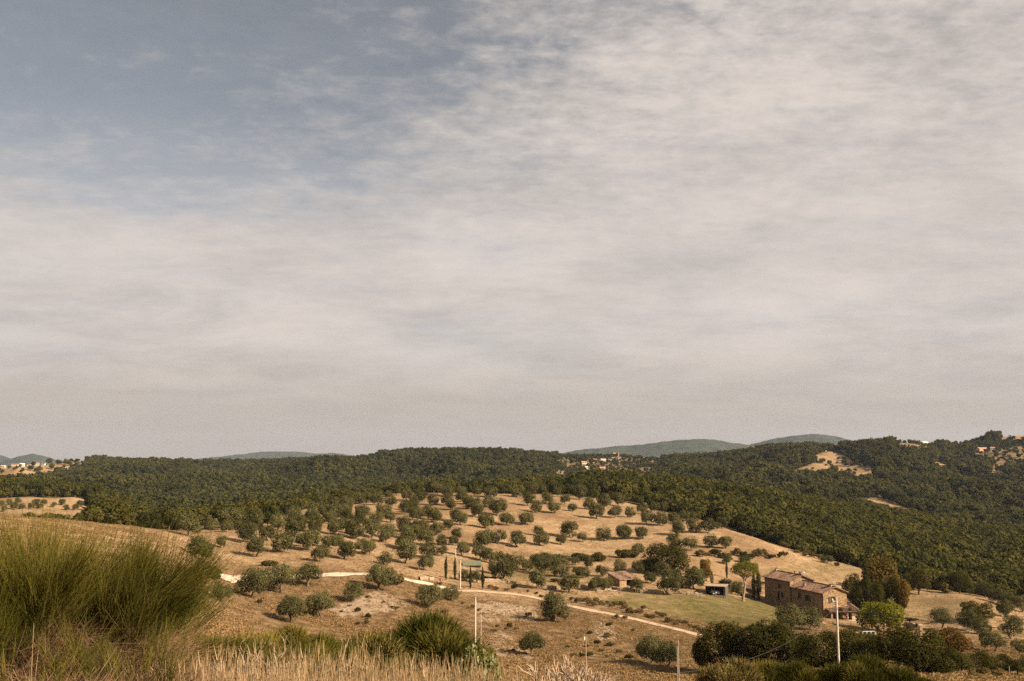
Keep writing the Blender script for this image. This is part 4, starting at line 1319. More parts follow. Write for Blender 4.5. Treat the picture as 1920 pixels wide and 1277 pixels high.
def tile_rows(x0, x1, y0, y1, ze, zr, over=0.45, lift=0.19, step=0.42):
    """rounded cover tiles running up both slopes"""
    ym = (y0 + y1) / 2
    sl = (zr - ze) / (ym - y0)
    b_ = B()
    n = int((x1 - x0 + 2 * over) / step)
    for s_ in (-1, 1):
        ye = (y0 - over - 0.05) if s_ < 0 else (y1 + over + 0.05)
        zl = ze - (over + 0.05) * sl + lift
        for i in range(n):
            x = x0 - over + (i + 0.5) * step
            j = random.uniform(-0.03, 0.03)
            w_ = step * 0.30
            hgt = 0.085
            for k in range(1):
                b_.add([(x - w_, ye, zl + j * .3), (x, ye, zl + hgt + j * .3), (x + w_, ye, zl + j * .3), (x - w_, ym, zr + lift), (x, ym, zr + lift + hgt), (x + w_, ym, zr + lift)],
                       [(0, 1, 4, 3), (1, 2, 5, 4)])
    # ridge caps
    m_ = int((x1 - x0 + 2 * over) / 0.5)
    for i in range(m_):
        x = x0 - over + i * 0.5
        b_.add([(x, ym - 0.16, zr + lift + 0.03), (x, ym, zr + lift + 0.17), (x, ym + 0.16, zr + lift + 0.03), (x + 0.52, ym - 0.16, zr + lift + 0.05), (x + 0.52, ym, zr + lift + 0.19), (x + 0.52, ym + 0.16, zr + lift + 0.05)],
               [(0, 1, 4, 3), (1, 2, 5, 4)])
    return b_


def window_front(h, x, z, w_, hh, y=0.0, side='y-', shutters=False, name='window'):
    """a window set in the wall: surround, dark pane, bars, shutters. side y- = front wall, x- = near gable"""
    def bx(b_, u0, u1, d0, d1, z0, z1):
        if side == 'y-':
            b_.box(x + u0, x + u1, y + d0, y + d1, z + z0, z + z1)
        else:
            b_.box(y + d0, y + d1, x + u0, x + u1, z + z0, z + z1)
        return b_
    pane = bx(B(), -w_ / 2, w_ / 2, -0.02, 0.10, 0, hh)
    wo_ = h.part(name, pane, M['glass'])
    fr = B()
    for u0, u1, z0, z1 in ((-w_ / 2 - 0.1, -w_ / 2, -0.08, hh + 0.1), (w_ / 2, w_ / 2 + 0.1, -0.08, hh + 0.1), (-w_ / 2, w_ / 2, hh, hh + 0.1), (-0.03, 0.03, 0, hh)):
        bx(fr, u0, u1, -0.06, 0.08, z0, z1)
    h.part('frame', fr, M['shutter'], wo_)
    h.part('sill', bx(B(), -w_ / 2 - 0.15, w_ / 2 + 0.15, -0.14, 0.06, -0.16, -0.085), M['paving'], wo_)
    if shutters:
        for s_ in (-1, 1):
            c_ = s_ * (w_ / 2 + 0.12 + w_ * 0.25)
            h.part('shutter', bx(B(), c_ - w_ * 0.25, c_ + w_ * 0.25, -0.13, -0.065, -0.03, hh + 0.03), M['shutter'], wo_)


PHI = math.radians(73)
A_, B_ = frame_axes(PHI)
corner = pix(1544.5, 1150, 257.0)
corner[2] = float(gz(corner[0], corner[1])) + 0.0
SIZE = 257.0 / F0
ground0 = corner[2]
zlow = pix(1544.5, 1112.5, 257.0)[2] - ground0          # eaves of the low wing
zt = pix(1437, 1081.5, 278.0)[2] - ground0              # eaves of the tall block
h = House('farmhouse', corner, A_, B_, 'long two-part stone farmhouse with clay tile roofs and shaded front', 'house')
LW, LT, WD = 14.0, 12.2, 6.6
rise = 1.3
h.part('wall', gable_walls(0, LW, 0, WD, -3.0, zlow, zlow + rise), M['stone'])
h.part('wall', gable_walls(LW + 0.003, LW + LT, -0.15, WD + 0.1, -3.0, zt, zt + rise), M['stone'])
r1 = h.part('roof', gable_roof(0, LW - 0.46, 0, WD, zlow, zlow + rise), M['tile'])
h.part('tiles', tile_rows(0, LW - 0.46, 0, WD, zlow, zlow + rise), M['tile'], r1)
r2 = h.part('roof', gable_roof(LW, LW + LT, -0.15, WD + 0.1, zt, zt + rise), M['tile'])
h.part('tiles', tile_rows(LW, LW + LT, -0.15, WD + 0.1, zt, zt + rise), M['tile'], r2)


def chimney(h, x, y, z, w_=0.55, hh=1.0, m_='brick', parent=None):
    c_ = h.part('chimney', B().box(x - w_ / 2, x + w_ / 2, y - w_ / 2, y + w_ / 2, z - 0.5, z + hh), M[m_], parent)
    h.part('chimney_cap', B().box(x - w_ * 0.7, x + w_ * 0.7, y - w_ * 0.7, y + w_ * 0.7, z + hh + 0.003, z + hh + 0.13), M['tile'], c_)


chimney(h, LW + LT - 0.6, WD / 2, zt + rise, 0.6, 0.6, 'plaster', r2)
chimney(h, LW + 3.6, WD / 2 + 0.5, zt + rise, 0.4, 0.75, 'brick', r2)
chimney(h, LW + 0.9, WD / 2 + 0.3, zt + rise, 0.55, 0.8, 'brick', r2)
chimney(h, LW - 4.6, 1.2, zlow + 0.6, 0.45, 0.75, 'brick', r1)
chimney(h, 1.2, WD / 2, zlow + rise, 0.75, 0.55, 'plaster', r1)
# satellite dish by the tall chimney
dz = B()
for k in range(10):
    a0, a1 = k * 0.6283, (k + 1) * 0.6283
    dz.add([(LW + 0.1, 4.2, zt + rise + 1.0), (LW - 0.12, 4.2 + 0.30 * math.cos(a0), zt + rise + 1.0 + 0.30 * math.sin(a0)), (LW - 0.12, 4.2 + 0.30 * math.cos(a1), zt + rise + 1.0 + 0.30 * math.sin(a1))], [(0, 1, 2)])
dz.tube([(LW + 0.1, 4.2, zt + rise + 0.1), (LW + 0.1, 4.2, zt + rise + 1.0)], 0.03, 5)
h.part('satellite_dish', dz, M['metal'], r2)
h.part('drainpipe', B().tube([(LW - 0.15, -0.12, -2), (LW - 0.15, -0.12, zlow - 0.2)], 0.06, 6), M['shutter'])
h.part('drainpipe', B().tube([(0.25, -0.12, -2), (0.25, -0.12, zlow - 0.2)], 0.06, 6), M['shutter'])
# windows of the shaded front: position along the front, sill, width, height
for x, z, w_, hh, sh in ((LW + 4.8, zt - 2.35, 1.15, 1.15, 0), (LW + 5.5, zt - 5.3, 0.75, 2.1, 0), (LW + 3.7, zt - 4.5, 0.75, 1.25, 0), (LW + 2.4, zt - 6.5, 0.75, 0.8, 0)):
    window_front(h, x, z, w_, hh, -0.15)
for x, z, w_, hh, sh in ((10.1, zlow - 2.5, 1.05, 1.45, 0), (6.5, zlow - 2.7, 1.05, 1.4, 1), (10.0, zlow - 5.3, 0.9, 1.1, 0), (2.4, zlow - 4.9, 0.9, 0.8, 0)):
    window_front(h, x, z, w_, hh, 0.0, shutters=bool(sh))
window_front(h, 2.6, zlow - 2.3, 0.9, 1.35, 0.0, 'x-', True)

# annexe at the left end, behind the cypress
c2 = pix(1421, 1124, 284.0)
c2[2] = float(gz(c2[0], c2[1]))
h2 = House('stone_annexe', c2, A_, B_, 'low stone annexe with pale tiled roof left of the farmhouse', 'building')
za = pix(1421, 1106, 284.0)[2] - c2[2]
h2.part('wall', gable_walls(0, 6.0, 0, 5.0, -1.5, za, za + 1.6), M['stone'])
ra = h2.part('roof', gable_roof(0, 6.0, 0, 5.0, za, za + 1.6), M['tile2'])
h2.part('tiles', tile_rows(0, 6.0, 0, 5.0, za, za + 1.6), M['tile2'], ra)

# roofed loggia at the right end
cl_ = np.append(corner[:2] + np.array([1.2, -1.6]), ground0)
gl_ = float(gz(cl_[0] + 4, cl_[1]))
cl_[2] = gl_
zle = pix(1590, 1149, 255)[2] - gl_
lg = House('loggia', cl_, -A_ * 0 + np.array([0.995, 0.10]), np.array([-0.10, 0.995]), 'open loggia with tiled roof on dark posts beside the farmhouse', 'loggia')
rb = B()
X1 = 7.6
rb.hexa([(-0.5, -0.6, zle - 0.1), (X1, -0.6, zle - 0.1), (X1, 5.2, zle + 0.95), (-0.5, 5.2, zle + 0.95), (-0.5, -0.6, zle + 0.06), (X1, -0.6, zle + 0.06), (X1, 5.2, zle + 1.11), (-0.5, 5.2, zle + 1.11)])
rl = lg.part('roof', rb, M['tile'])
tb = B()
for i in range(18):
    x = -0.4 + i * 0.43
    tb.add([(x - .13, -0.62, zle + 0.06), (x, -0.62, zle + 0.15), (x + .13, -0.62, zle + 0.06), (x - .13, 5.2, zle + 1.11), (x, 5.2, zle + 1.20), (x + .13, 5.2, zle + 1.11)], [(0, 1, 4, 3), (1, 2, 5, 4)])
lg.part('tiles', tb, M['tile'], rl)
for x in (0.2, 2.5, 4.8, 7.1):
    lg.part('post', B().box(x - 0.18, x + 0.18, -0.2, 0.16, -0.8, zle - 0.02), M['brick'])
    lg.part('post', B().box(x - 0.15, x + 0.15, 4.6, 4.9, -0.8, zle + 0.75), M['brick'])
lg.part('beam', B().box(-0.4, 7.5, -0.12, 0.08, zle - 0.015, zle + 0.02), M['shutter'])
fl = B()
fl.box(-1.0, 8.2, -1.6, 5.0, -2.5, 0.02)
tr_ = lg.part('terrace_floor', fl, M['paving'])
rngi = np.random.RandomState(77)
for x in (2.5, 4.8):
    V, F_ = crown(rngi, [(x, -0.05, 0.2 + i * 0.55, 0.42, 0.4, 0.42) for i in range(5)], 900, 0.2, 0.8)
    V[:, 1] *= lg.flip
    link('climber', mesh('climber', V, F_, [M['dark']]), lg.e)
# red garden chairs and table on the terrace
def garden_chair(px, py, rz, lab):
    d = 257.0
    q_ = pix(px, py, d)
    e_ = empty('garden_chair', (q_[0], q_[1], gl_ + 0.022), lab, 'chair', None, rz)
    link('seat', B().box(-0.24, 0.24, -0.24, 0.24, 0.42, 0.47).mesh('seat', M['redwood']), e_)
    link('backrest', B().box(-0.24, 0.24, 0.19, 0.24, 0.475, 0.95).mesh('backrest', M['redwood']), e_)
    lm = B().box(-0.03, 0.03, -0.03, 0.03, 0, 0.418).mesh('leg', M['redwood'])
    for sx in (-0.2, 0.2):
        for sy in (-0.2, 0.2):
            link('leg', lm, e_, (sx, sy, 0))


garden_chair(1583, 1160, 0.4, 'red wooden garden chair under the loggia roof, on the left')
garden_chair(1588, 1160, 2.6, 'red wooden garden chair under the loggia roof, on the right')

# small stone barn
PB = math.radians(30)
ab, bb = np.array([math.cos(PB), math.sin(PB)]), np.array([-math.sin(PB), math.cos(PB)])
cb, dbn = hit(1162, 1101, 190)
hb = House('stone_barn', cb, ab, bb, 'small stone barn with clay tile roof at the head of the lawn', 'barn')
kb = dbn / F0
zb = 12.8 * kb
LB, WB = 5.4, 4.9
b_ = B()
zr_ = zb + 1.15
V = [(0, 0, -1), (0, WB, -1), (0, WB, zr_), (0, 0, zb)]
b_.hexa([(0, 0, -1), (0.5, 0, -1), (0.5, WB, -1), (0, WB, -1), (0, 0, zb), (0.5, 0, zb), (0.5, WB, zr_), (0, WB, zr_)])
hb.part('gable_wall', b_, M['stone'])
hb.part('front_wall', B().box(0.503, 2.1, 0, 0.45, -1, zb), M['stone'])
hb.part('front_pier', B().box(4.4, LB - 0.503, 0, 0.45, -1, zb), M['stone'])
hb.part('gable_wall', B().hexa([(LB - .5, 0, -1), (LB, 0, -1), (LB, WB, -1), (LB - .5, WB, -1), (LB - .5, 0, zb), (LB, 0, zb), (LB, WB, zr_), (LB - .5, WB, zr_)]), M['stone'])
hb.part('back_wall', B().box(0.503, LB - 0.503, WB - 0.45, WB - .003, -1, zr_ - 0.15), M['stone'])
ov = 0.35
sl_ = (zr_ - zb) / WB
rfb = B().hexa([(-ov, -ov, zb - ov * sl_ + .03), (LB + ov, -ov, zb - ov * sl_ + .03), (LB + ov, WB + ov, zr_ + ov * sl_ + .03), (-ov, WB + ov, zr_ + ov * sl_ + .03),
                (-ov, -ov, zb - ov * sl_ + .18), (LB + ov, -ov, zb - ov * sl_ + .18), (LB + ov, WB + ov, zr_ + ov * sl_ + .18), (-ov, WB + ov, zr_ + ov * sl_ + .18)])
rfo = hb.part('roof', rfb, M['tile2'])
tb = B()
for i in range(14):
    x = -ov + 0.2 + i * 0.44
    y0_, y1_ = -ov - .05, WB + ov
    tb.add([(x - .14, y0_, zb - ov * sl_ + .18), (x, y0_, zb - ov * sl_ + .28), (x + .14, y0_, zb - ov * sl_ + .18), (x - .14, y1_, zr_ + ov * sl_ + .18), (x, y1_, zr_ + ov * sl_ + .28), (x + .14, y1_, zr_ + ov * sl_ + .18)],
           [(0, 1, 4, 3), (1, 2, 5, 4)])
hb.part('tiles', tb, M['tile2'], rfo)

# carport and car
cc, dcp = hit(1326, 1115, 190)
kc = dcp / F0
hc = House('carport', cc, np.array([0.93, -0.36]), np.array([0.36, 0.93]), 'flat roofed dark carport sheltering a white car', 'carport')
zc_ = 15.0 * kc
hc.part('roof', B().box(-0.6, 4.4, -0.4, 5.2, zc_, zc_ + 0.14), M["rock"])
for x, y in ((-0.3, -0.2), (1.9, -0.2), (4.1, -0.2)):
    hc.part('post', B().box(x - .07, x + .07, y - .07, y + .07, -1.0, zc_ - .002), M['shutter'])
hc.part('back_wall', B().box(-0.5, 4.3, 4.9, 5.1, -1.0, zc_ - .002), M['shutter'])
hc.part('side_wall', B().box(-0.5, -0.38, 0.6, 4.897, -1.0, zc_ - .002), M['shutter'])
hc.part('side_wall', B().box(4.18, 4.3, 0.6, 4.897, -1.0, zc_ - .002), M['shutter'])


def make_car(loc, rz):
    e_ = empty('car', loc, 'white compact car parked nose out under the carport', 'car', None, rz)
    prof = [(-2.0, 0.35), (-2.02, 0.75), (-1.85, 0.92), (-1.1, 1.02), (-0.35, 1.46), (1.1, 1.5), (1.75, 1.12), (1.98, 1.0), (2.0, 0.4)]
    n = len(prof)
    bb_ = B()
    V = []
    for sx in (-1, 1):
        for y, z in prof:
            wx = 0.85 if z < 1.05 else 0.85 - (z - 1.05) * 0.45
            V.append((sx * wx, y, z))
    bb_.add(V, [(i, i + 1, n + i + 1, n + i) for i in range(n - 1)] + [(n - 1, 0, n, 2 * n - 1)])
    for s_ in (0, n):
        cen = np.mean(np.array(V[s_:s_ + n]), 0)
        pts_ = V[s_:s_ + n] + [tuple(cen)]
        tri = [(i, (i + 1) % n, n) for i in range(n)]
        bb_.add(pts_, tri if s_ else [t_[::-1] for t_ in tri])
    link('body', bb_.mesh('car_body', M['carwhite']), e_)
    wsn = B().add([(-0.74, -1.02, 1.08), (0.74, -1.02, 1.08), (0.64, -0.42, 1.435), (-0.64, -0.42, 1.435)], [(0, 1, 2, 3)])
    wv = np.concatenate(wsn.v) + np.array([0, -0.02, 0.02])
    wsn.v = [wv]
    link('windscreen', wsn.mesh('windscreen', M['glass']), e_)
    for s_ in (-1, 1):
        link('side_window', B().add([(s_ * 0.86, -0.85, 1.08), (s_ * 0.86, 1.3, 1.08), (s_ * 0.69, 1.0, 1.42), (s_ * 0.69, -0.3, 1.42)], [(0, 1, 2, 3)]).mesh('side_window', M['glass']), e_)
        link('headlight', B().box(s_ * 0.62 - 0.16, s_ * 0.62 + 0.16, -2.06, -1.95, 0.66, 0.82).mesh('headlight', M['lamp']), e_)
        for y in (-1.25, 1.25):
            wb_ = B().tube([(s_ * 0.66, y, 0.31), (s_ * 0.88, y, 0.31)], 0.31, 14)
            wo2 = link('wheel', wb_.mesh('wheel', M['rubber']), e_)
            link('rim', B().tube([(s_ * 0.87, y, 0.31), (s_ * 0.90, y, 0.31)], 0.19, 10).mesh('rim', M['metal']), wo2)
    link('grille', B().box(-0.42, 0.42, -2.05, -1.98, 0.45, 0.68).mesh('grille', M['rubber']), e_)
    return e_


cpos = cc[:2] + 1.1 * np.array([0.93, -0.36]) + 2.4 * np.array([0.36, 0.93])
pad = float(gz(cpos[0], cpos[1]))
hcf = hc.part('floor', B().box(-0.3, 4.1, 0.2, 4.85, -2.0, pad - cc[2] + 0.10), M['rock'])
make_car((cpos[0], cpos[1], pad + 0.10), -0.36 + 0.5)

# green shed
sd, dsd = hit(877, 1075, 190)
sd, dsd = np.array([*pix(870, 1066, 262)[:2], 0]), 262
sd[2] = float(gz(sd[0], sd[1]))
ks = dsd / F0
hs_ = House('green_shed', sd, np.array([0.99, 0.12]), np.array([-0.12, 0.99]), 'low shed with a green sheet metal roof behind the slim cypresses', 'shed')
zs = pix(887, 1060.5, 262)[2] - sd[2]
hs_.part('wall', B().box(0, 4.4, 0, 3.6, -0.6, zs), M['greenmetal'])
hs_.part('roof', B().hexa([(-.3, -.4, zs + .01), (4.7, -.4, zs + .01), (4.7, 4.0, zs + .75), (-.3, 4.0, zs + .75), (-.3, -.4, zs + .09), (4.7, -.4, zs + .09), (4.7, 4.0, zs + .83), (-.3, 4.0, zs + .83)]), M['greenmetal'])
hs_.part('door', B().box(2.9, 4.0, -0.06, -0.003, -0.6, zs - 0.2), M['shutter'])

# small glasshouse frame in the garden
p, d = hit(1618, 1196, 130)
hg = House('glasshouse', p, np.array([0.98, 0.2]), np.array([-0.2, 0.98]), 'small pale framed glass garden box below the terrace', 'glasshouse')
hg.part('glass', B().box(0.04, 2.6, 0.04, 1.2, -0.4, 1.1), M['glass'])
fr = B()
for x in (0, 0.88, 1.76, 2.6):
    fr.box(x - .05, x + .05, -.03, .035, -.4, 1.12)
fr.box(0.05, 2.55, -.028, .033, 1.121, 1.2)
fr.box(0.05, 2.55, -.028, .033, 0.4, 0.47)
hg.part('frame', fr, M['white'])

# white water tank above the barn
p, d = hit(1171, 1064, 190)
e = empty('water_tank', p, 'small white water tank on legs above the stone barn', 'tank')
link('drum', B().tube([(0, 0, 0.4), (0, 0, 0.5), (0, 0, 1.3), (0, 0, 1.4)], [0.25, 0.36, 0.36, 0.2], 10).mesh('drum', M['white'], smooth=True), e)
for k in range(3):
    link('leg', B().tube([(0.26 * math.cos(k * 2.1), 0.26 * math.sin(k * 2.1), -0.1), (0.24 * math.cos(k * 2.1), 0.24 * math.sin(k * 2.1), 0.45)], 0.04, 5).mesh('leg', M['metal']), e)
# old orange farm implement by the road
p, d = hit(826, 1096, 190)
e = empty('farm_implement', p, 'rusty orange farm implement parked at the road bend', 'farm machine', None, 0.6)
link('frame', B().box(-0.9, 0.9, -0.35, 0.35, 0.55, 0.75).box(-0.1, 0.1, -0.3, 0.3, 0.753, 1.3).box(0.903, 1.7, -0.08, 0.08, 0.5, 0.62).mesh('frame', M['orange']), e)
for k in (-1, 1):
    link('wheel', B().tube([(-0.1, k * 0.42, 0.38), (-0.1, k * 0.58, 0.38)], 0.38, 12).mesh('wheel', M['rubber']), e)


# ------------------------------------------------------------------ dry stone walls
def stone_wall(name, pts, hgt, thick, label, dmin=190, top=0.0):
    P_ = np.array([hit(a, b, dmin)[0][:2] for a, b in pts])
    s = np.concatenate([[0], np.cumsum(np.hypot(*np.diff(P_, axis=0).T))])
    u_ = np.arange(0, s[-1] + 0.01, 0.45)
    X, Y = pchip(s, P_[:, 0], u_), pchip(s, P_[:, 1], u_)
    tx, ty = np.gradient(X), np.gradient(Y)
    ln = np.hypot(tx, ty) + 1e-9
    nx, ny = -ty / ln, tx / ln
    r2_ = np.random.RandomState(int(abs(P_[0, 0]) * 7) % 1000)
    sect = np.array([(-0.5, -0.8), (-0.52, 0.3), (-0.46, 0.7), (-0.36, 1.0), (0.36, 1.0), (0.46, 0.7), (0.52, 0.3), (0.5, -0.8)])
    V = []
    for i in range(len(u_)):
        zg = float(gz(X[i], Y[i]))
        for a, b in sect:
            k = thick * a + r2_.normal() * 0.05
            V.append((X[i] + nx[i] * k, Y[i] + ny[i] * k, zg + hgt * b + (r2_.normal() * 0.07 if b > 0 else 0)))
    n, m_ = len(u_), len(sect)
    ix = np.arange(n * m_).reshape(n, m_)
    q = np.stack([ix[:-1, :-1], ix[:-1, 1:], ix[1:, 1:], ix[1:, :-1]], -1).reshape(-1, 4)
    return tag(link(name, mesh(name, V, q, [M['drystone']])), label, 'wall')


stone_wall('stone_wall', [(1200, 1112), (1225, 1113), (1245, 1116)], 0.9, 0.6, 'low dry stone wall under the olives right of the barn')
stone_wall('stone_wall', [(1268, 1113), (1290, 1115), (1320, 1119)], 0.7, 0.6, 'low pale stone wall along the lawn left of the carport')
stone_wall('stone_wall', [(1390, 1118), (1405, 1120), (1412, 1122)], 0.7, 0.6, 'short stone wall behind the umbrella pine trunk')
stone_wall('stone_wall', [(1414, 1123), (1440, 1128), (1465, 1133), (1490, 1141), (1505, 1147)], 0.45, 0.5, 'stone edging wall curving along the farmhouse front')
stone_wall('stone_wall', [(1148, 1106), (1162, 1108), (1178, 1109), (1190, 1111)], 0.8, 0.6, 'dry stone wall in front of the small barn')
stone_wall('stone_wall', [(1090, 1104), (1105, 1107), (1122, 1109), (1140, 1108)], 1.0, 0.6, 'dry stone terrace wall left of the barn')
stone_wall('stone_wall', [(1008, 1103), (1024, 1104), (1045, 1107)], 1.0, 0.6, 'tumbled terrace wall between two big olive trees')
stone_wall('stone_wall', [(908, 1091), (930, 1092), (950, 1093), (968, 1096)], 0.8, 0.6, 'pale terrace wall right of the cypresses')
stone_wall('stone_wall', [(786, 1088), (800, 1088), (815, 1089)], 0.8, 0.6, 'short stone wall at the road bend under dark olive')
stone_wall('stone_wall', [(1682, 1172), (1700, 1173), (1720, 1178)], 0.9, 0.5, 'garden terrace wall below the meadow', 130)
p, d = hit(1727, 1193, 130)
pl_ = empty('gate_pillar', p, 'square pale stone pillar at the end of the garden wall', 'pillar')
link('shaft', B().box(-0.32, 0.32, -0.32, 0.32, -0.5, 2.2).mesh('shaft', M['drystone']), pl_)
link('cap', B().box(-0.42, 0.42, -0.42, 0.42, 2.203, 2.36).mesh('cap', M['paving']), pl_)

# ------------------------------------------------------------------ poles, posts and cables
TOPS = {}


def pole(key, px, ytop, ybot, r0, r1, m_, label, dist=None, insul=1, cat='utility pole', name='utility_pole', bracket=0):
    if dist:
        p_, d_ = at(px, dist, ybot), dist
    else:
        p_, d_ = hit(px, ybot, 60)
    hgt = pix(px, ytop, d_)[2] - p_[2]
    q0, q1 = pix(px, ybot, d_), pix(px, ytop, d_)
    e_ = empty(name, p_, label, cat)
    link('shaft', B().tube([(0, 0, -0.6), (0, 0, hgt * 0.5), (0, 0, hgt)], [r0, (r0 + r1) / 2, r1], 10).mesh('shaft', M[m_], smooth=True), e_)
    if insul == 2:
        link('insulator', B().tube([(-0.08, 0, hgt - 0.2), (-0.08, 0, hgt - 0.1), (-0.08, 0, hgt)], [0.045, 0.05, 0.03], 8).mesh('insulator', M['white'], smooth=True), e_)
    if insul == 1:
        link('crossarm', B().box(-0.32, 0.32, -r1 - 0.07, -r1 - 0.004, hgt - 0.32, hgt - 0.24).mesh('crossarm', M['metal']), e_)
        for sx in (-0.27, 0.27):
            link('insulator', B().tube([(sx, -r1 - 0.04, hgt - 0.237), (sx, -r1 - 0.04, hgt - 0.15), (sx, -r1 - 0.04, hgt - 0.05)], [0.05, 0.065, 0.03], 8).mesh('insulator', M['white'], smooth=True), e_)
    if bracket:
        bk = link('bracket', B().box(-0.42, -r1 - 0.003, -0.06, 0.06, hgt - 0.42, hgt - 0.30).mesh('bracket', M['concrete']), e_)
        link('insulator', B().tube([(-0.42, 0, hgt - 0.296), (-0.42, 0, hgt - 0.2), (-0.42, 0, hgt - 0.10)], [0.1, 0.12, 0.07], 8).mesh('insulator', M['concrete'], smooth=True), bk)
    TOPS[key] = p_ + np.array([0, 0, hgt])
    return e_


pole('big', 1573.5, 1121, 1262, 0.125, 0.10, 'concrete', 'round concrete utility pole standing in front of the loggia', 110, 0, bracket=1)
pole('road', 863, 1046, 1104, 0.14, 0.11, 'concrete', 'pale utility pole at the roadside next to the second cypress')
pole('up', 854, 1025, 1058, 0.14, 0.11, 'concrete', 'pale utility pole behind the cypresses, up the slope')
pole('mid', 891.5, 1120, 1180, 0.09, 0.075, 'white', 'short white pole above the broad-leaved bush', 150, 0)
pole('thin', 902, 1149, 1182, 0.04, 0.035, 'concrete', 'thin grey rod beside the short white pole', 152, 0)
pole('wood', 1099, 1194, 1290, 0.045, 0.035, 'postwood', 'thin wooden pole with insulator behind the bleached bare shrub', 62, 2)
pole('post', 1273, 1201, 1290, 0.05, 0.045, 'postwood', 'thin wooden post in front of the two dark olives', 70, 0)
pole('post2', 1271, 1212, 1290, 0.025, 0.02, 'metal', 'slim metal stake tied to the thin wooden post', 70.4, 0)


def cable(a, b, sag, label, r=0.018):
    a, b = np.asarray(a, float), np.asarray(b, float)
    tt = np.linspace(0, 1, 28)
    P_ = a[None] * (1 - tt[:, None]) + b[None] * tt[:, None]
    P_[:, 2] -= sag * 4 * tt * (1 - tt)
    tag(link('power_cable', B().tube(P_, r, 5, False).mesh('power_cable', M['cable'])), label, 'cable')


bt = TOPS['big']
cable(bt + (0.1, 0, -0.95), pix(2080, 1186, 100), 0.55, 'black cable running from the concrete pole to the right', 0.032)
cable(bt + (-0.1, 0, -1.0), TOPS['post'] + (0, 0, -2.1), 1.3, 'thin cable from the concrete pole down to the wooden post', 0.013)
cable(TOPS['post'] + (0, 0, -2.1), pix(1190, 1232, 72), 0.2, 'thin wire leaving the wooden post to the left', 0.011)
cable(TOPS['road'] + (0, 0, -0.2), TOPS['mid'] + (0, 0, -0.1), 1.2, 'slack wire between roadside pole and short white pole', 0.014)
cable(TOPS['up'] + (0, 0, -0.2), TOPS['road'] + (0, 0, -0.2), 0.5, 'wire between the two pale poles by the cypresses', 0.014)
cable(TOPS['mid'] + (0, 0, -0.1), TOPS['wood'] + (0, 0, -0.3), 3.0, 'slack wire from short white pole towards the wooden pole', 0.008)

post_m = B().tube([(0, 0, -0.3), (0, 0, 0.6), (0, 0, 1.25)], [0.06, 0.055, 0.05], 6).mesh('fence_post_shaft', M['postwood'])
for x, y in ((329, 992), (412, 998), (426, 1001), (441, 1006), (568, 1033), (622, 1045), (639, 1049), (659, 1054), (677, 1057), (698, 1060), (734, 1062), (752, 1067), (785, 1075), (1137, 1146), (1160, 1152), (1299, 1035), (1312, 1044), (1394, 1045), (1448, 1046), (1625, 1062), (1893, 1268)):
    p, d = hit(x, y, 100)
    tag(link('fence_post', post_m, None, p), 'weathered wooden fence post standing in the dry grass', 'post', 'weathered fence posts')


# ------------------------------------------------------------------ far houses
def far_house(px, py, wpx, wall, roof, lab, hgt=4.5, rot=0.3, depth=0.7, flat=False, dmin=900):
    p_, d_ = hit(px, py, dmin)
    L = max(4.0, wpx * d_ / F0)
    Dp = L * depth if L < 12 else 8.0
    e_ = empty('far_house', p_, lab, 'house', None, rot)
    x0, x1, y0, y1 = -L / 2, L / 2, -Dp / 2, Dp / 2
    zr2 = hgt + (0.35 if flat else min(2.4, Dp * 0.22))
    link('wall', gable_walls(x0, x1, y0, y1, -3, hgt, zr2).mesh('wall', M[wall]), e_)
    link('roof', gable_roof(x0, x1, y0, y1, hgt, zr2, 0.5, 0.25).mesh('roof', M[roof]), e_)
    n = max(2, int(L / 3.5))
    for i in range(n):
        x = x0 + (i + 0.5) * L / n
        wo_ = link('window', B().box(x - 0.5, x + 0.5, y0 - 0.04, y0 + 0.1, 1.0, 2.3).mesh('window', M['glass']), e_)
    return e_


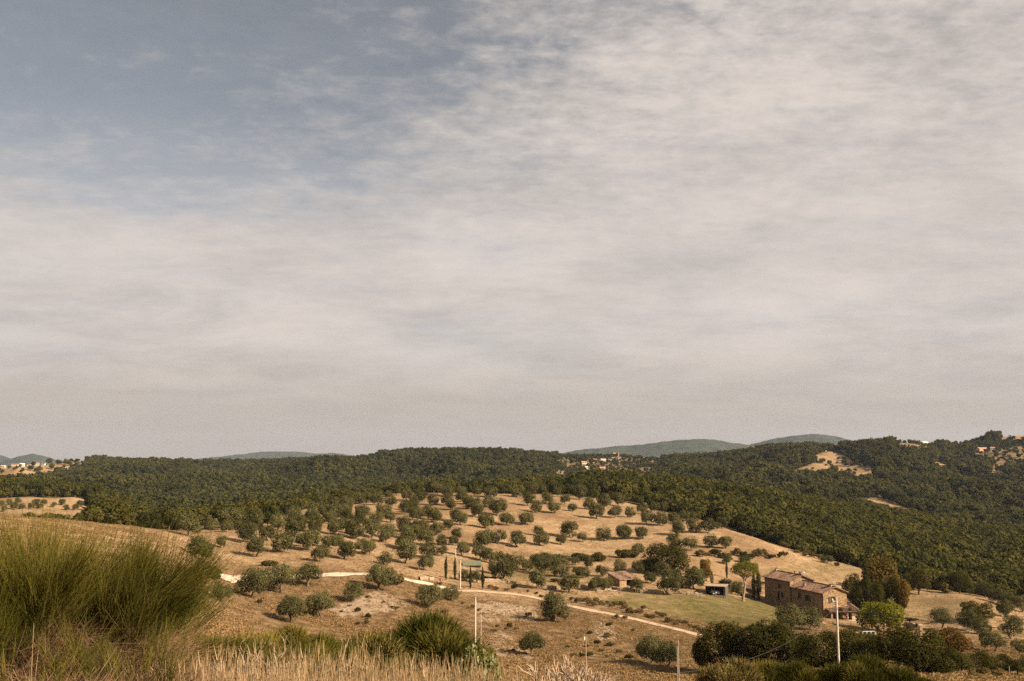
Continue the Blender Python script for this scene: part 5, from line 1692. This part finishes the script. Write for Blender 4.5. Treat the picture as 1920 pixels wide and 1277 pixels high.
V4 = lambda x, y: (1040 + x / 9.6, 820 + y / 9.6)
for (x, y), wpx, wall, roof, hgt, lab in (
        (V4(525, 478), 11, 'plaster', 'redroof', 3.5, 'long tan house lowest left in the far village'),
        (V4(722, 432), 8, 'plaster', 'tile2', 4, 'tan house with pale roof above the dark village trees'),
        (V4(870, 455), 11, 'plaster', 'plaster', 6, 'broad cream house in the middle of the far village'),
        (V4(1000, 450), 8, 'white', 'tile2', 5.5, 'bright white house next to the broad cream one'),
        (V4(1055, 408), 6, 'white', 'redroof', 5, 'white village house with vivid red roof'),
        (V4(1168, 395), 6, 'white', 'tile2', 3.5, 'small white house right of the red roofed one'),
        (V4(1210, 416), 3, 'white', 'tile2', 3, 'tiny white hut beside the village olives'),
        (V4(1325, 413), 3, 'white', 'tile2', 3, 'tiny white hut far out in the village olives'),
        (V4(1588, 392), 5, 'white', 'tile2', 3.5, 'lone white house on the slope right of the village'),
        (V4(1100, 268), 13, 'pinkplaster', 'redroof', 5, 'large orange house on the skyline above the village'),
        (V4(858, 600), 12, 'pinkplaster', 'redroof', 5, 'pink house with red roof below the village'),
        (V4(800, 542), 4, 'white', 'tile2', 3, 'small white shed above the pink house'),
        (V4(897, 523), 4, 'white', 'tile2', 3, 'small white shed right above the pink house'),
        (V4(570, 568), 4, 'white', 'white', 4, 'small white house at the village bottom left'),
        (V4(690, 492), 4, 'pinkplaster', 'redroof', 3.5, 'small pink house under the village trees'),
        ((987, 889), 14, 'white', 'tile2', 6, 'white villa alone in the forest on the far slope'),
        ((1014, 881.5), 7, 'plaster', 'redroof', 3.5, 'small red roofed hut in forest behind the white villa'),
        ((694, 874), 13, 'pinkplaster', 'redroof', 4, 'red roofed house alone in the forest above the grove'),
        ((28, 873), 12, 'plaster', 'tile2', 3.0, 'long low cream barn on the far left field'),
        ((42, 869.5), 8, 'white', 'white', 5.0, 'white gabled farm building on the far left hilltop'),
        ((55, 871), 6, 'white', 'tile2', 3.0, 'small white shed beside the gabled farm building'),
        ((69, 870), 9, 'pinkplaster', 'redroof', 4.0, 'pink farmhouse with red roof on the far left hilltop'),
        ((82, 872), 6, 'white', 'tile2', 2.8, 'little white shed at the end of the far left farm'),
        ((6, 876), 8, 'plaster', 'plaster', 3.0, 'pale glasshouse like shed at the far left farm'),
        ((1733, 826), 13, 'white', 'white', 3.0, 'long low white building on the right hilltop'),
        ((1843, 846), 28, 'pinkplaster', 'redroof', 4.5, 'long ochre villa on the right hillside'),
        ((1861, 845), 8, 'white', 'redroof', 5.0, 'white house next to the long ochre villa'),
        ((1497, 834.5), 6, 'white', 'tile2', 3.2, 'small white house on the ridge left of the far clearing'),
        ((1516, 844), 6, 'white', 'tile2', 3.0, 'pale hut at the top of the far clearing'),
        ((1527, 845), 9, 'plaster', 'tile2', 3.0, 'low tan house at the top of the far clearing'),
        ((1546, 846), 7, 'plaster', 'tile2', 3.0, 'low tan shed right of the far clearing top')):
    far_house(x, y, wpx * 0.85, wall, roof, lab, hgt * 0.8, random.uniform(-0.2, 0.5))

# ------------------------------------------------------------------ foreground: broom, dry shrubs, grass
def stems(P0, Dr, L, bend, r, rng, seg=2, taper=0.75):
    """thin three-sided stems, all at once"""
    n = len(P0)
    Dr = unit(Dr)
    a = unit(np.cross(Dr, rng.normal(size=(n, 3))))
    b_ = np.cross(Dr, a)
    L = np.broadcast_to(np.asarray(L, float), (n,))[:, None]
    r = np.broadcast_to(np.asarray(r, float), (n,))[:, None]
    rings = []
    for i in range(seg + 1):
        t_ = i / seg
        c_ = P0 + Dr * L * t_ + bend * L * t_ * t_
        rr = r * (1 - taper * t_)
        for k in range(3):
            rings.append(c_ + rr * (math.cos(k * 2.094) * a + math.sin(k * 2.094) * b_))
    V = np.stack(rings, 1)                                    # n, 3(seg+1), 3
    m_ = 3 * (seg + 1)
    base = (np.arange(n) * m_)[:, None]
    F_ = []
    for i in range(seg):
        for k in range(3):
            k2 = (k + 1) % 3
            F_.append(base + np.array([[3 * i + k, 3 * i + k2, 3 * i + 3 + k2, 3 * i + 3 + k]]))
    return V.reshape(-1, 3), np.stack(F_, 1).reshape(-1, 4)


def broom(seed, height, radius, n_green, n_dry, r_st, lean=(0, 0), nf=130, green_low=0.50, shoot=(0.16, 0.42)):
    """Spanish broom: woody limbs from the foot, separate fans of rush-like green shoots above, dry tangle below"""
    rng = np.random.RandomState(seed)
    lean = np.array([lean[0], lean[1], 0.0])
    b_ = B()
    nl = 34
    a = rng.uniform(0, 2 * math.pi, nl)
    sp_ = np.sqrt(rng.rand(nl)) * radius * 0.8
    tips = np.stack([np.cos(a) * sp_, np.sin(a) * sp_, height * rng.uniform(0.46, 0.74, nl) * (1 - 0.35 * (sp_ / radius) ** 2)], 1) + lean * 0.55
    for tp in tips:
        md_ = tp * np.array([0.35, 0.35, 0.5]) + rng.normal(size=3) * 0.06 * height
        foot = np.array([rng.normal() * 0.1 * radius, rng.normal() * 0.1 * radius, -0.1])
        b_.tube([foot, md_, tp], [r_st * 4.2, r_st * 3.0, r_st * 1.5], 5, False)
        for j in range(3):
            e2 = md_ + (tp - md_) * rng.uniform(0.4, 0.9) + rng.normal(size=3) * 0.14 * height
            b_.tube([md_, (md_ + e2) / 2 + rng.normal(size=3) * 0.02, e2], [r_st * 2.2, r_st * 1.7, r_st], 4, False)
    fi = rng.randint(0, nl, nf)
    ft = rng.uniform(0.3, 1.0, nf)
    fbase = tips[fi] * (np.array([0.6, 0.6, 0.72]) + np.array([0.5, 0.5, 0.28]) * ft[:, None]) + rng.normal(size=(nf, 3)) * np.array([radius * 0.12, radius * 0.12, height * 0.06])
    out = unit((fbase - lean * 0.4) * np.array([1, 1, 0]) + 1e-6)
    rad_ = np.linalg.norm((fbase - lean * 0.5)[:, :2], axis=1) / radius
    fdir = unit(out * (0.1 + 0.85 * rad_)[:, None] + np.array([0, 0, 1.0]) + lean * 0.45 + rng.normal(size=(nf, 3)) * 0.24)
    flen = rng.uniform(0.65, 1.15, nf)
    fw_ = rng.rand(nf) ** 1.5 + 0.08
    k = rng.choice(nf, n_green, p=fw_ / fw_.sum())
    along = rng.rand(n_green) ** 1.3
    L = height * rng.uniform(shoot[0], shoot[1], n_green) * flen[k] * (1 - 0.45 * along)
    P0 = fbase[k] + fdir[k] * (along * height * 0.22)[:, None] + rng.normal(size=(n_green, 3)) * 0.022 * height
    Dr = fdir[k] + rng.normal(size=(n_green, 3)) * 0.19
    P0[:, 2] = np.maximum(P0[:, 2], height * rng.uniform(green_low - 0.12, green_low + 0.06, n_green) * (1 - 0.14 * np.minimum(1, rad_[k]) ** 2))
    bend = np.array([0, 0, 0.16]) + rng.normal(size=(n_green, 3)) * 0.09
    Vg, Fg = stems(P0, Dr, L, bend, r_st * rng.uniform(0.55, 1.1, n_green), rng)
    tone = (np.random.RandomState(seed + 5).rand(nf) < 0.42).astype(int)[k]
    Fm = np.repeat(tone, len(Fg) // n_green)
    ad = rng.uniform(0, 2 * math.pi, n_dry)
    rd = np.sqrt(rng.rand(n_dry)) * radius * 1.02
    Pd = np.stack([np.cos(ad) * rd, np.sin(ad) * rd, height * rng.rand(n_dry) ** 1.2 * 0.60 * (1 - 0.3 * rd / radius)], 1) + lean * 0.3
    Dd = np.stack([np.cos(ad) * 0.8, np.sin(ad) * 0.8, rng.uniform(-0.4, 1.1, n_dry)], 1) + rng.normal(size=(n_dry, 3)) * 0.6
    Vd, Fd = stems(Pd, Dd, height * rng.uniform(0.08, 0.30, n_dry), np.array([0, 0, -0.12]) + rng.normal(size=(n_dry, 3)) * 0.25, r_st * rng.uniform(0.5, 1.1, n_dry), rng)
    return b_.mesh('limbs', M['broomlimb'], smooth=True), mesh('green_shoots', Vg, Fg, [M['broom'], M['broomyoung']], midx=Fm), mesh('dry_stems', Vd, Fd, [M['broomdry']])


def put_broom(shape, px, dist, label, rot=0.0, scale=1.0, group=None, dz=0.0):
    p_ = at(px, dist, 1277)
    p_[2] += dz
    e_ = empty('broom_bush', p_, label, 'bush', group, rot, scale)
    for nm, m_ in zip(('limbs', 'green_shoots', 'dry_stems'), shape):
        link(nm, m_, e_)
    return e_


put_broom(broom(901, 2.30, 0.64, 7000, 13000, 0.0029, (-0.05, 0), 100, 0.64, (0.14, 0.36)), 50, 11.0, 'big yellow-green broom bush at the verge with tangled dry stems below')
put_broom(broom(902, 2.16, 0.66, 8200, 16000, 0.0029, (0.26, 0), 115, 0.62, (0.14, 0.37)), 192, 11.4, 'big dark green broom bush leaning over the dry grass verge')
put_broom(broom(903, 1.80, 0.75, 6500, 6000, 0.0028, (-0.15, 0)), -90, 10.6, 'broom bush cut by the frame beside the big yellow-green one')
put_broom(broom(904, 1.15, 0.62, 700, 9000, 0.0026, (0.15, 0), 30, 0.6), 270, 10.2, 'low sprawling broom with mostly dry brown stems')
put_broom(broom(905, 1.15, 0.80, 300, 11000, 0.0026, (0, 0), 20, 0.6), 90, 9.7, 'dry brown tangle of dead broom at the foot of the big bushes')


def broom_dome(seed, height, radius, n, r_st):
    """older rounded broom: lumps of short brush-like shoots over bare woody limbs"""
    rng = np.random.RandomState(seed)
    lob = []
    for i in range(11):
        a_, q_ = rng.uniform(0, 6.28), math.sqrt(rng.rand())
        lob.append((radius * 0.68 * q_ * math.cos(a_), radius * 0.68 * q_ * math.sin(a_), height * (0.66 - 0.26 * q_ * q_) + rng.normal() * 0.05, radius * rng.uniform(0.28, 0.42), radius * rng.uniform(0.28, 0.42), height * rng.uniform(0.22, 0.32)))
    Lb = np.array(lob)
    k = rng.randint(0, len(Lb), n)
    d = unit(rng.normal(size=(n, 3)) + np.array([0, 0, 0.35]))
    P0 = Lb[k, :3] + d * Lb[k, 3:6] * rng.uniform(0.45, 0.95, n)[:, None]
    Dr = d * 1.0 + np.array([0, 0, 0.4]) + rng.normal(size=(n, 3)) * 0.28
    Vg, Fg = stems(P0, Dr, height * rng.uniform(0.05, 0.13, n), rng.normal(size=(n, 3)) * 0.08, r_st * rng.uniform(0.7, 1.2, n), rng)
    tone = (rng.rand(len(Lb)) < 0.22).astype(int)[k]
    b_ = B()
    for l in lob:
        tp = np.array(l[:3])
        b_.tube([(rng.normal() * 0.1, rng.normal() * 0.1, -0.1), tp * np.array([0.5, 0.5, 0.5]) + rng.normal(size=3) * 0.05, tp], [r_st * 4, r_st * 3, r_st * 1.5], 5, False)
    nd = n // 5
    ad, rd = rng.uniform(0, 6.28, nd), np.sqrt(rng.rand(nd)) * radius * 0.9
    Pd = np.stack([np.cos(ad) * rd, np.sin(ad) * rd, height * rng.rand(nd) * 0.4], 1)
    Vd, Fd = stems(Pd, np.stack([np.cos(ad) * .6, np.sin(ad) * .6, rng.uniform(0, 1, nd)], 1) + rng.normal(size=(nd, 3)) * 0.5, height * 0.2, rng.normal(size=(nd, 3)) * 0.2, r_st * 0.9, rng)
    return b_.mesh('limbs', M['bark'], smooth=True), mesh('green_shoots', Vg, Fg, [M['broom'], M['broomyoung']], midx=np.repeat(tone, len(Fg) // n)), mesh('dry_stems', Vd, Fd, [M['broomdry']])


BR = [broom_dome(910, 2.0, 1.35, 13000, 0.0075), broom_dome(911, 1.8, 1.2, 11500, 0.0078), broom_dome(912, 1.6, 1.1, 10500, 0.0072)]
for s_, x, dd, k, lab in ((0, 790, 23, 1.20, 'large domed green broom with dark hollow base above the dry grass'),
                          (1, 832, 24, 0.98, 'domed green broom on the right flank of the large one'),
                          (2, 742, 24, 1.30, 'dark green broom on the left flank of the large one'),
                          (2, 705, 19, 1.05, 'small dark broom in the hollow left of the large domed one'),
                          (2, 668, 19, 0.90, 'little broom clump among dry weeds by the small dark broom'),
                          (1, 560, 18, 0.92, 'upright green broom rising behind the pale dry shrub'),
                          (2, 522, 17, 0.80, 'small broom touching the pale dry shrub'),
                          (1, 437, 16, 0.78, 'green broom between the leaning one and the pale dry shrub'),
                          (2, 405, 14, 0.80, 'little green broom under the leaning broom tips'),
                          (0, 1370, 48, 1.27, 'yellow-green broom in front of the dark thicket, left end'),
                          (1, 1432, 50, 1.35, 'yellow-green broom in the middle of the thicket front'),
                          (0, 1492, 50, 1.23, 'bright broom sprays under the yellowish dark tree'),
                          (2, 1546, 50, 1.25, 'broom at the foot of the concrete pole'),
                          (0, 1612, 50, 1.35, 'broad olive-green broom right of the concrete pole'),
                          (1, 1672, 50, 1.27, 'broom with russet tips under the large dark tree'),
                          (2, 1730, 50, 1.07, 'low broom at the right end of the broom belt'),
                          (2, 1300, 46, 0.90, 'low broom left of the broom belt by the wooden post'),
                          (2, 1165, 30, 0.62, 'small green broom right of the bleached bare shrub'),
                          (1, 1125, 30, 0.50, 'tiny green broom tuft by the bleached bare shrub'),
                          (2, 990, 24, 0.52, 'small green broom clump in the grass below the clay patch'),
                          (1, 1020, 26, 0.48, 'tiny broom clump beside the bleached bare shrub'),
                          (2, 955, 24, 0.42, 'tiny broom clump in the grass under the broad-leaved bush'),
                          (2, 1235, 34, 0.55, 'low green broom between bare shrub and wooden post'),
                          (1, 612, 16, 0.66, 'low green broom half sunk in tall dry grass')):
    put_broom(BR[s_], x, dd, lab, random.uniform(0, 6), k)


def twig_shrub(seed, height, radius, n, r_st, m_):
    """bare shrub that branches again and again"""
    rng = np.random.RandomState(seed)
    V, F_, off = [], [], 0
    P0 = rng.normal(size=(n, 3)) * np.array([radius * 0.25, radius * 0.25, 0.01])
    Dr = P0 * np.array([2.2, 2.2, 0]) / radius + np.array([0, 0, 1.0]) + rng.normal(size=(n, 3)) * 0.22
    L, r_ = height * rng.uniform(0.35, 0.6, n), np.full(n, r_st)
    for gen in range(4):
        bd = rng.normal(size=P0.shape) * 0.16
        v, f_ = stems(P0, Dr, L, bd, r_, rng, 2, 0.45)
        V.append(v)
        F_.append(f_ + off)
        off += len(v)
        if gen == 3:
            break
        kids = 4 if gen < 2 else 3
        t_ = rng.uniform(0.4, 1.0, (len(P0), kids))
        Un = unit(Dr)
        np0 = (P0[:, None] + Un[:, None] * (L[:, None] * t_)[..., None] + bd[:, None] * (L[:, None] * t_ * t_)[..., None]).reshape(-1, 3)
        nd = (Un[:, None] + rng.normal(size=(len(P0), kids, 3)) * 0.45 + np.array([0, 0, 0.15])).reshape(-1, 3)
        L = np.repeat(L, kids) * rng.uniform(0.45, 0.75, len(np0))
        r_ = np.repeat(r_, kids) * 0.74
        P0, Dr = np0, nd
    return mesh('twigs', np.concatenate(V), np.concatenate(F_), [M[m_]])


for seed, x, dd, hh, rr, n, rst, lab in ((1, 1078, 17, 1.10, 0.6, 26, 0.020, 'bleached bare shrub with pale forked twigs in front of wooden pole'),
                                         (2, 1052, 16, 0.85, 0.45, 16, 0.018, 'smaller bleached bare shrub on the left of the larger one'),
                                         (3, 487, 13.5, 0.98, 0.6, 34, 0.010, 'greyish dry twiggy shrub among the tall grass'),
                                         (4, 450, 13.5, 0.80, 0.5, 22, 0.010, 'lower grey dry shrub beside the twiggy one'),
                                         (5, 805, 19, 0.75, 0.7, 16, 0.011, 'dry bramble twigs in front of the large domed broom')):
    p_ = at(x, dd, 1277)
    e_ = empty('dry_shrub', p_, lab, 'shrub')
    link('twigs', twig_shrub(seed, hh, rr, n, rst, 'drytwig'), e_)

# bramble and broad-leaved bush
for x, dd, wd, hs, shp, nm, lab in ((900, 20, 0.95, 1.75, FIG, 'broadleaf_bush', 'broad-leaved green bush below the short white pole'),
                                    (926, 19.5, 0.72, 1.5, FIG, 'broadleaf_bush', 'lower lobe of broad-leaved green growth beside the clay patch'),
                                    (874, 20.5, 0.78, 1.75, FIG, 'broadleaf_bush', 'broad-leaved bush pressed against the large domed broom')):
    p_ = at(x, dd, 1277)
    thing_tree(nm, shp, p_, wd, lab, 'bush', hs=hs, parts=('stem', 'foliage'))
for x, dd, wd, hs, shp, lab in ((738, 22, 1.05, 1.75, DSHRUB[1], 'dark rounded bush on the left side of the domed broom'), (722, 20, 0.85, 1.5, DSHRUB[2], 'dark low bush beside the small dark broom'),
                                 (660, 19, 0.8, 1.35, SHRUB[1], 'brownish weedy bush among the little broom clumps'), (600, 17, 0.75, 1.4, SHRUB[2], 'brownish weedy bush in the tall grass'),
                                 (850, 19, 0.85, 1.5, SHRUB[3], 'brown withered bush between domed broom and broad leaves'), (975, 19, 0.7, 1.2, SHRUB[0], 'brownish weed bush below the clay patch'),
                                 (1010, 22, 0.8, 1.2, SHRUB[1], 'brownish weed bush left of the bleached shrub'), (1200, 32, 1.1, 1.2, SHRUB[2], 'brownish bush on the slope right of bleached shrub')):
    thing_tree('weed_bush', shp, at(x, dd, 1277), wd, lab, 'bush', hs=hs, parts=('stem', 'foliage'))
BRA = oak_shape(430, 2600, 0.05, 'bramble', 0.7, 12)
for x, dd, wd, lab in ((775, 18, 1.15, 'bramble with withered leaves below the large domed broom'), (830, 18, 1.2, 'bramble with withered leaves right below the large domed broom'),
                       (690, 16, 0.9, 'withered bramble clump under the small dark broom'), (640, 16, 0.8, 'withered bramble clump in the tall dry grass')):
    thing_tree('bramble', BRA, at(x, dd, 1277), wd, lab, 'bramble', hs=0.9, parts=('stem', 'foliage'))


# grass clumps: many thin blades and a few seed stalks
def grass_clump(seed, n, hgt, rad, wdt, seg=2):
    rng = np.random.RandomState(seed)
    P0 = np.concatenate([rng.normal(size=(n, 2)) * rad, np.full((n, 1), -0.03)], 1)
    Dr = np.concatenate([rng.normal(size=(n, 2)) * 0.30, np.ones((n, 1))], 1)
    bend = np.concatenate([rng.normal(size=(n, 2)) * 0.34, np.full((n, 1), -0.05)], 1)
    return stems(P0, Dr, hgt * rng.uniform(0.35, 1.0, n), bend, wdt, rng, seg, 0.8)


def clump_mesh(i):
    V, F_ = grass_clump(600 + i, 110, 0.46, 0.14, 0.0015)
    rng = np.random.RandomState(700 + i)
    k = 3
    P0 = np.concatenate([rng.normal(size=(k, 2)) * 0.1, np.zeros((k, 1))], 1)
    Dr = np.concatenate([rng.normal(size=(k, 2)) * 0.08, np.ones((k, 1))], 1)
    L = rng.uniform(0.5, 0.85, k)
    V2, F2 = stems(P0, Dr, L, rng.normal(size=(k, 3)) * 0.05, 0.0016, rng, 2, 0.3)
    tip = P0 + unit(Dr) * L[:, None] * 0.93
    V3, F3 = stems(tip, Dr + rng.normal(size=(k, 3)) * 0.1, 0.13, np.zeros((k, 3)), 0.0036, rng, 2, 0.7)
    return mesh('grass_clump', np.concatenate([V, V2, V3]), np.concatenate([F_, F2 + len(V), F3 + len(V) + len(V2)]), [M['grass']])


GR = [clump_mesh(i) for i in range(6)]
rg = np.random.RandomState(21)
n = 7000
dd = 8.5 + 10 * rg.rand(n) ** 1.2
th = rg.uniform(-0.52, 0.52, n)
X, Y = np.sin(th) * dd, np.cos(th) * dd
px_ = 960 + F0 * np.tan(th)
keep = rg.rand(n) < np.interp(px_, [-100, 300, 380, 960, 1050, 1300, 1920], [0.55, 0.7, 1.0, 1.0, 0.75, 0.5, 0.5])
X, Y = X[keep], Y[keep]
kb = (960 + F0 * X / Y < 330) & (np.hypot(X, Y) < 13)
X, Y = X[~kb], Y[~kb]
P = np.stack([X, Y, gz(X, Y)], 1)
sz = rg.uniform(0.5, 1.05, len(P)) * np.interp(960 + F0 * X / Y, [300, 400, 900, 1050, 1400], [0.8, 1.0, 0.95, 0.75, 0.65])
scatter('dry_grass', GR, P, sz, rg.uniform(0, 6.28, len(P)), rg.randint(0, 6, len(P)), 'tall dry straw coloured grass along the verge')

# grass on the open slopes: small tufts
def tuft_mesh(i):
    rng = np.random.RandomState(800 + i)
    n_ = 16
    C_ = rng.normal(size=(n_, 3)) * np.array([0.30, 0.30, 0.07]) + np.array([0, 0, 0.16])
    V, F_ = leaf_quads(C_, rng.normal(size=(n_, 3)) + np.array([0, 0, 0.35]), 0.33, 0.45, rng)
    return mesh('grass_tuft', V, F_, [M['tuft']])


TU = [tuft_mesh(i) for i in range(5)]
n = 190000
lg_ = rg.uniform(math.log(75), math.log(460), n)
dd = np.exp(lg_)
th = rg.uniform(-0.50, 0.50, n)
X, Y = np.sin(th) * dd, np.cos(th) * dd
P = np.stack([X, Y, gz(X, Y)], 1)
px_, py_ = project(P)
ok = (dd < np.interp(px_, *WOOD_EDGE)) & (py_ < 1290)
ok &= vnoise(X / 7, Y / 7) + 0.6 * vnoise(X / 2.3, Y / 2.3) > rg.uniform(-0.5, 0.42, n)
ok &= ~(in_poly(px_, py_, LAWN) & (rg.rand(n) < 0.85))
P = P[ok]
print('tufts', len(P))
Pv = P[visible(P, 0.5)]
RD = [o for o in bpy.data.objects if o.name in ('gravel_road', 'dirt_track')]
rv = np.concatenate([np.array([v.co[:2] for v in o.data.vertices]) for o in RD])
cell = {}
for x, y in rv:
    cell.setdefault((int(x // 2), int(y // 2)), 1)
onroad = np.array([(int(x // 2), int(y // 2)) in cell for x, y, z in Pv])
Pv = Pv[~onroad | (rg.rand(len(Pv)) < 0.12)]
print('tufts seen', len(Pv))
scatter('grass_tufts', TU, Pv, np.interp(np.hypot(Pv[:, 0], Pv[:, 1]), [120, 200, 260], [1.0, 0.8, 0.55]) * rg.uniform(0.35, 1.0, len(Pv)), rg.uniform(0, 6.28, len(Pv)), rg.randint(0, 5, len(Pv)), 'dry grass tufts over the open slopes')

# loose stones on the rough bank
def stone_mesh(i):
    rng = np.random.RandomState(850 + i)
    V = np.array([(x, y, z) for z in (-.5, .5) for y in (-.5, .5) for x in (-.5, .5)]) * rng.uniform(0.6, 1.1, (8, 3)) * np.array([1, .8, .6])
    return mesh('stone', V, np.array([(0, 2, 3, 1), (4, 5, 7, 6), (0, 1, 5, 4), (2, 6, 7, 3), (0, 4, 6, 2), (1, 3, 7, 5)]), [M['rock']])


P = []
for poly, cnt in ((BARE[1], 240), (BARE[2], 120), (BARE[3], 200), ([(912, 1128), (950, 1130), (950, 1136), (915, 1137)], 200), ([(470, 1062), (520, 1058), (520, 1078), (480, 1075)], 120),
                  ([(1000, 1100), (1050, 1104), (1040, 1112), (1010, 1108)], 150)):
    xs, ys = [a for a, b in poly], [b for a, b in poly]
    c_ = 0
    while c_ < cnt:
        x, y = rg.uniform(min(xs), max(xs)), rg.uniform(min(ys), max(ys))
        c_ += 1
        if in_poly(np.array(x), np.array(y), poly):
            P.append(hit(x, y, 100)[0])
P = np.array(P)
scatter('loose_stones', [stone_mesh(i) for i in range(4)], P, 0.12 + 0.45 * rg.rand(len(P)) ** 2.5, rg.uniform(0, 6, len(P)), rg.randint(0, 4, len(P)), 'pale loose stones on the rough bank')

# ------------------------------------------------------------------ air
hz = B().box(-11200, 11200, -11200, 11200, -180, 330).mesh('haze')
m, t = mat('haze_air')
pv = t.n('ShaderNodeVolumePrincipled', {'Color': (0.50, 0.61, 0.82), 'Density': 2.6e-5, 'Anisotropy': 0.1})
t.n('ShaderNodeOutputMaterial', {1: pv.outputs[0]})
hz.materials.append(m)
tag(link('haze', hz), 'pale haze in the air over the hills', None, None, 'stuff')
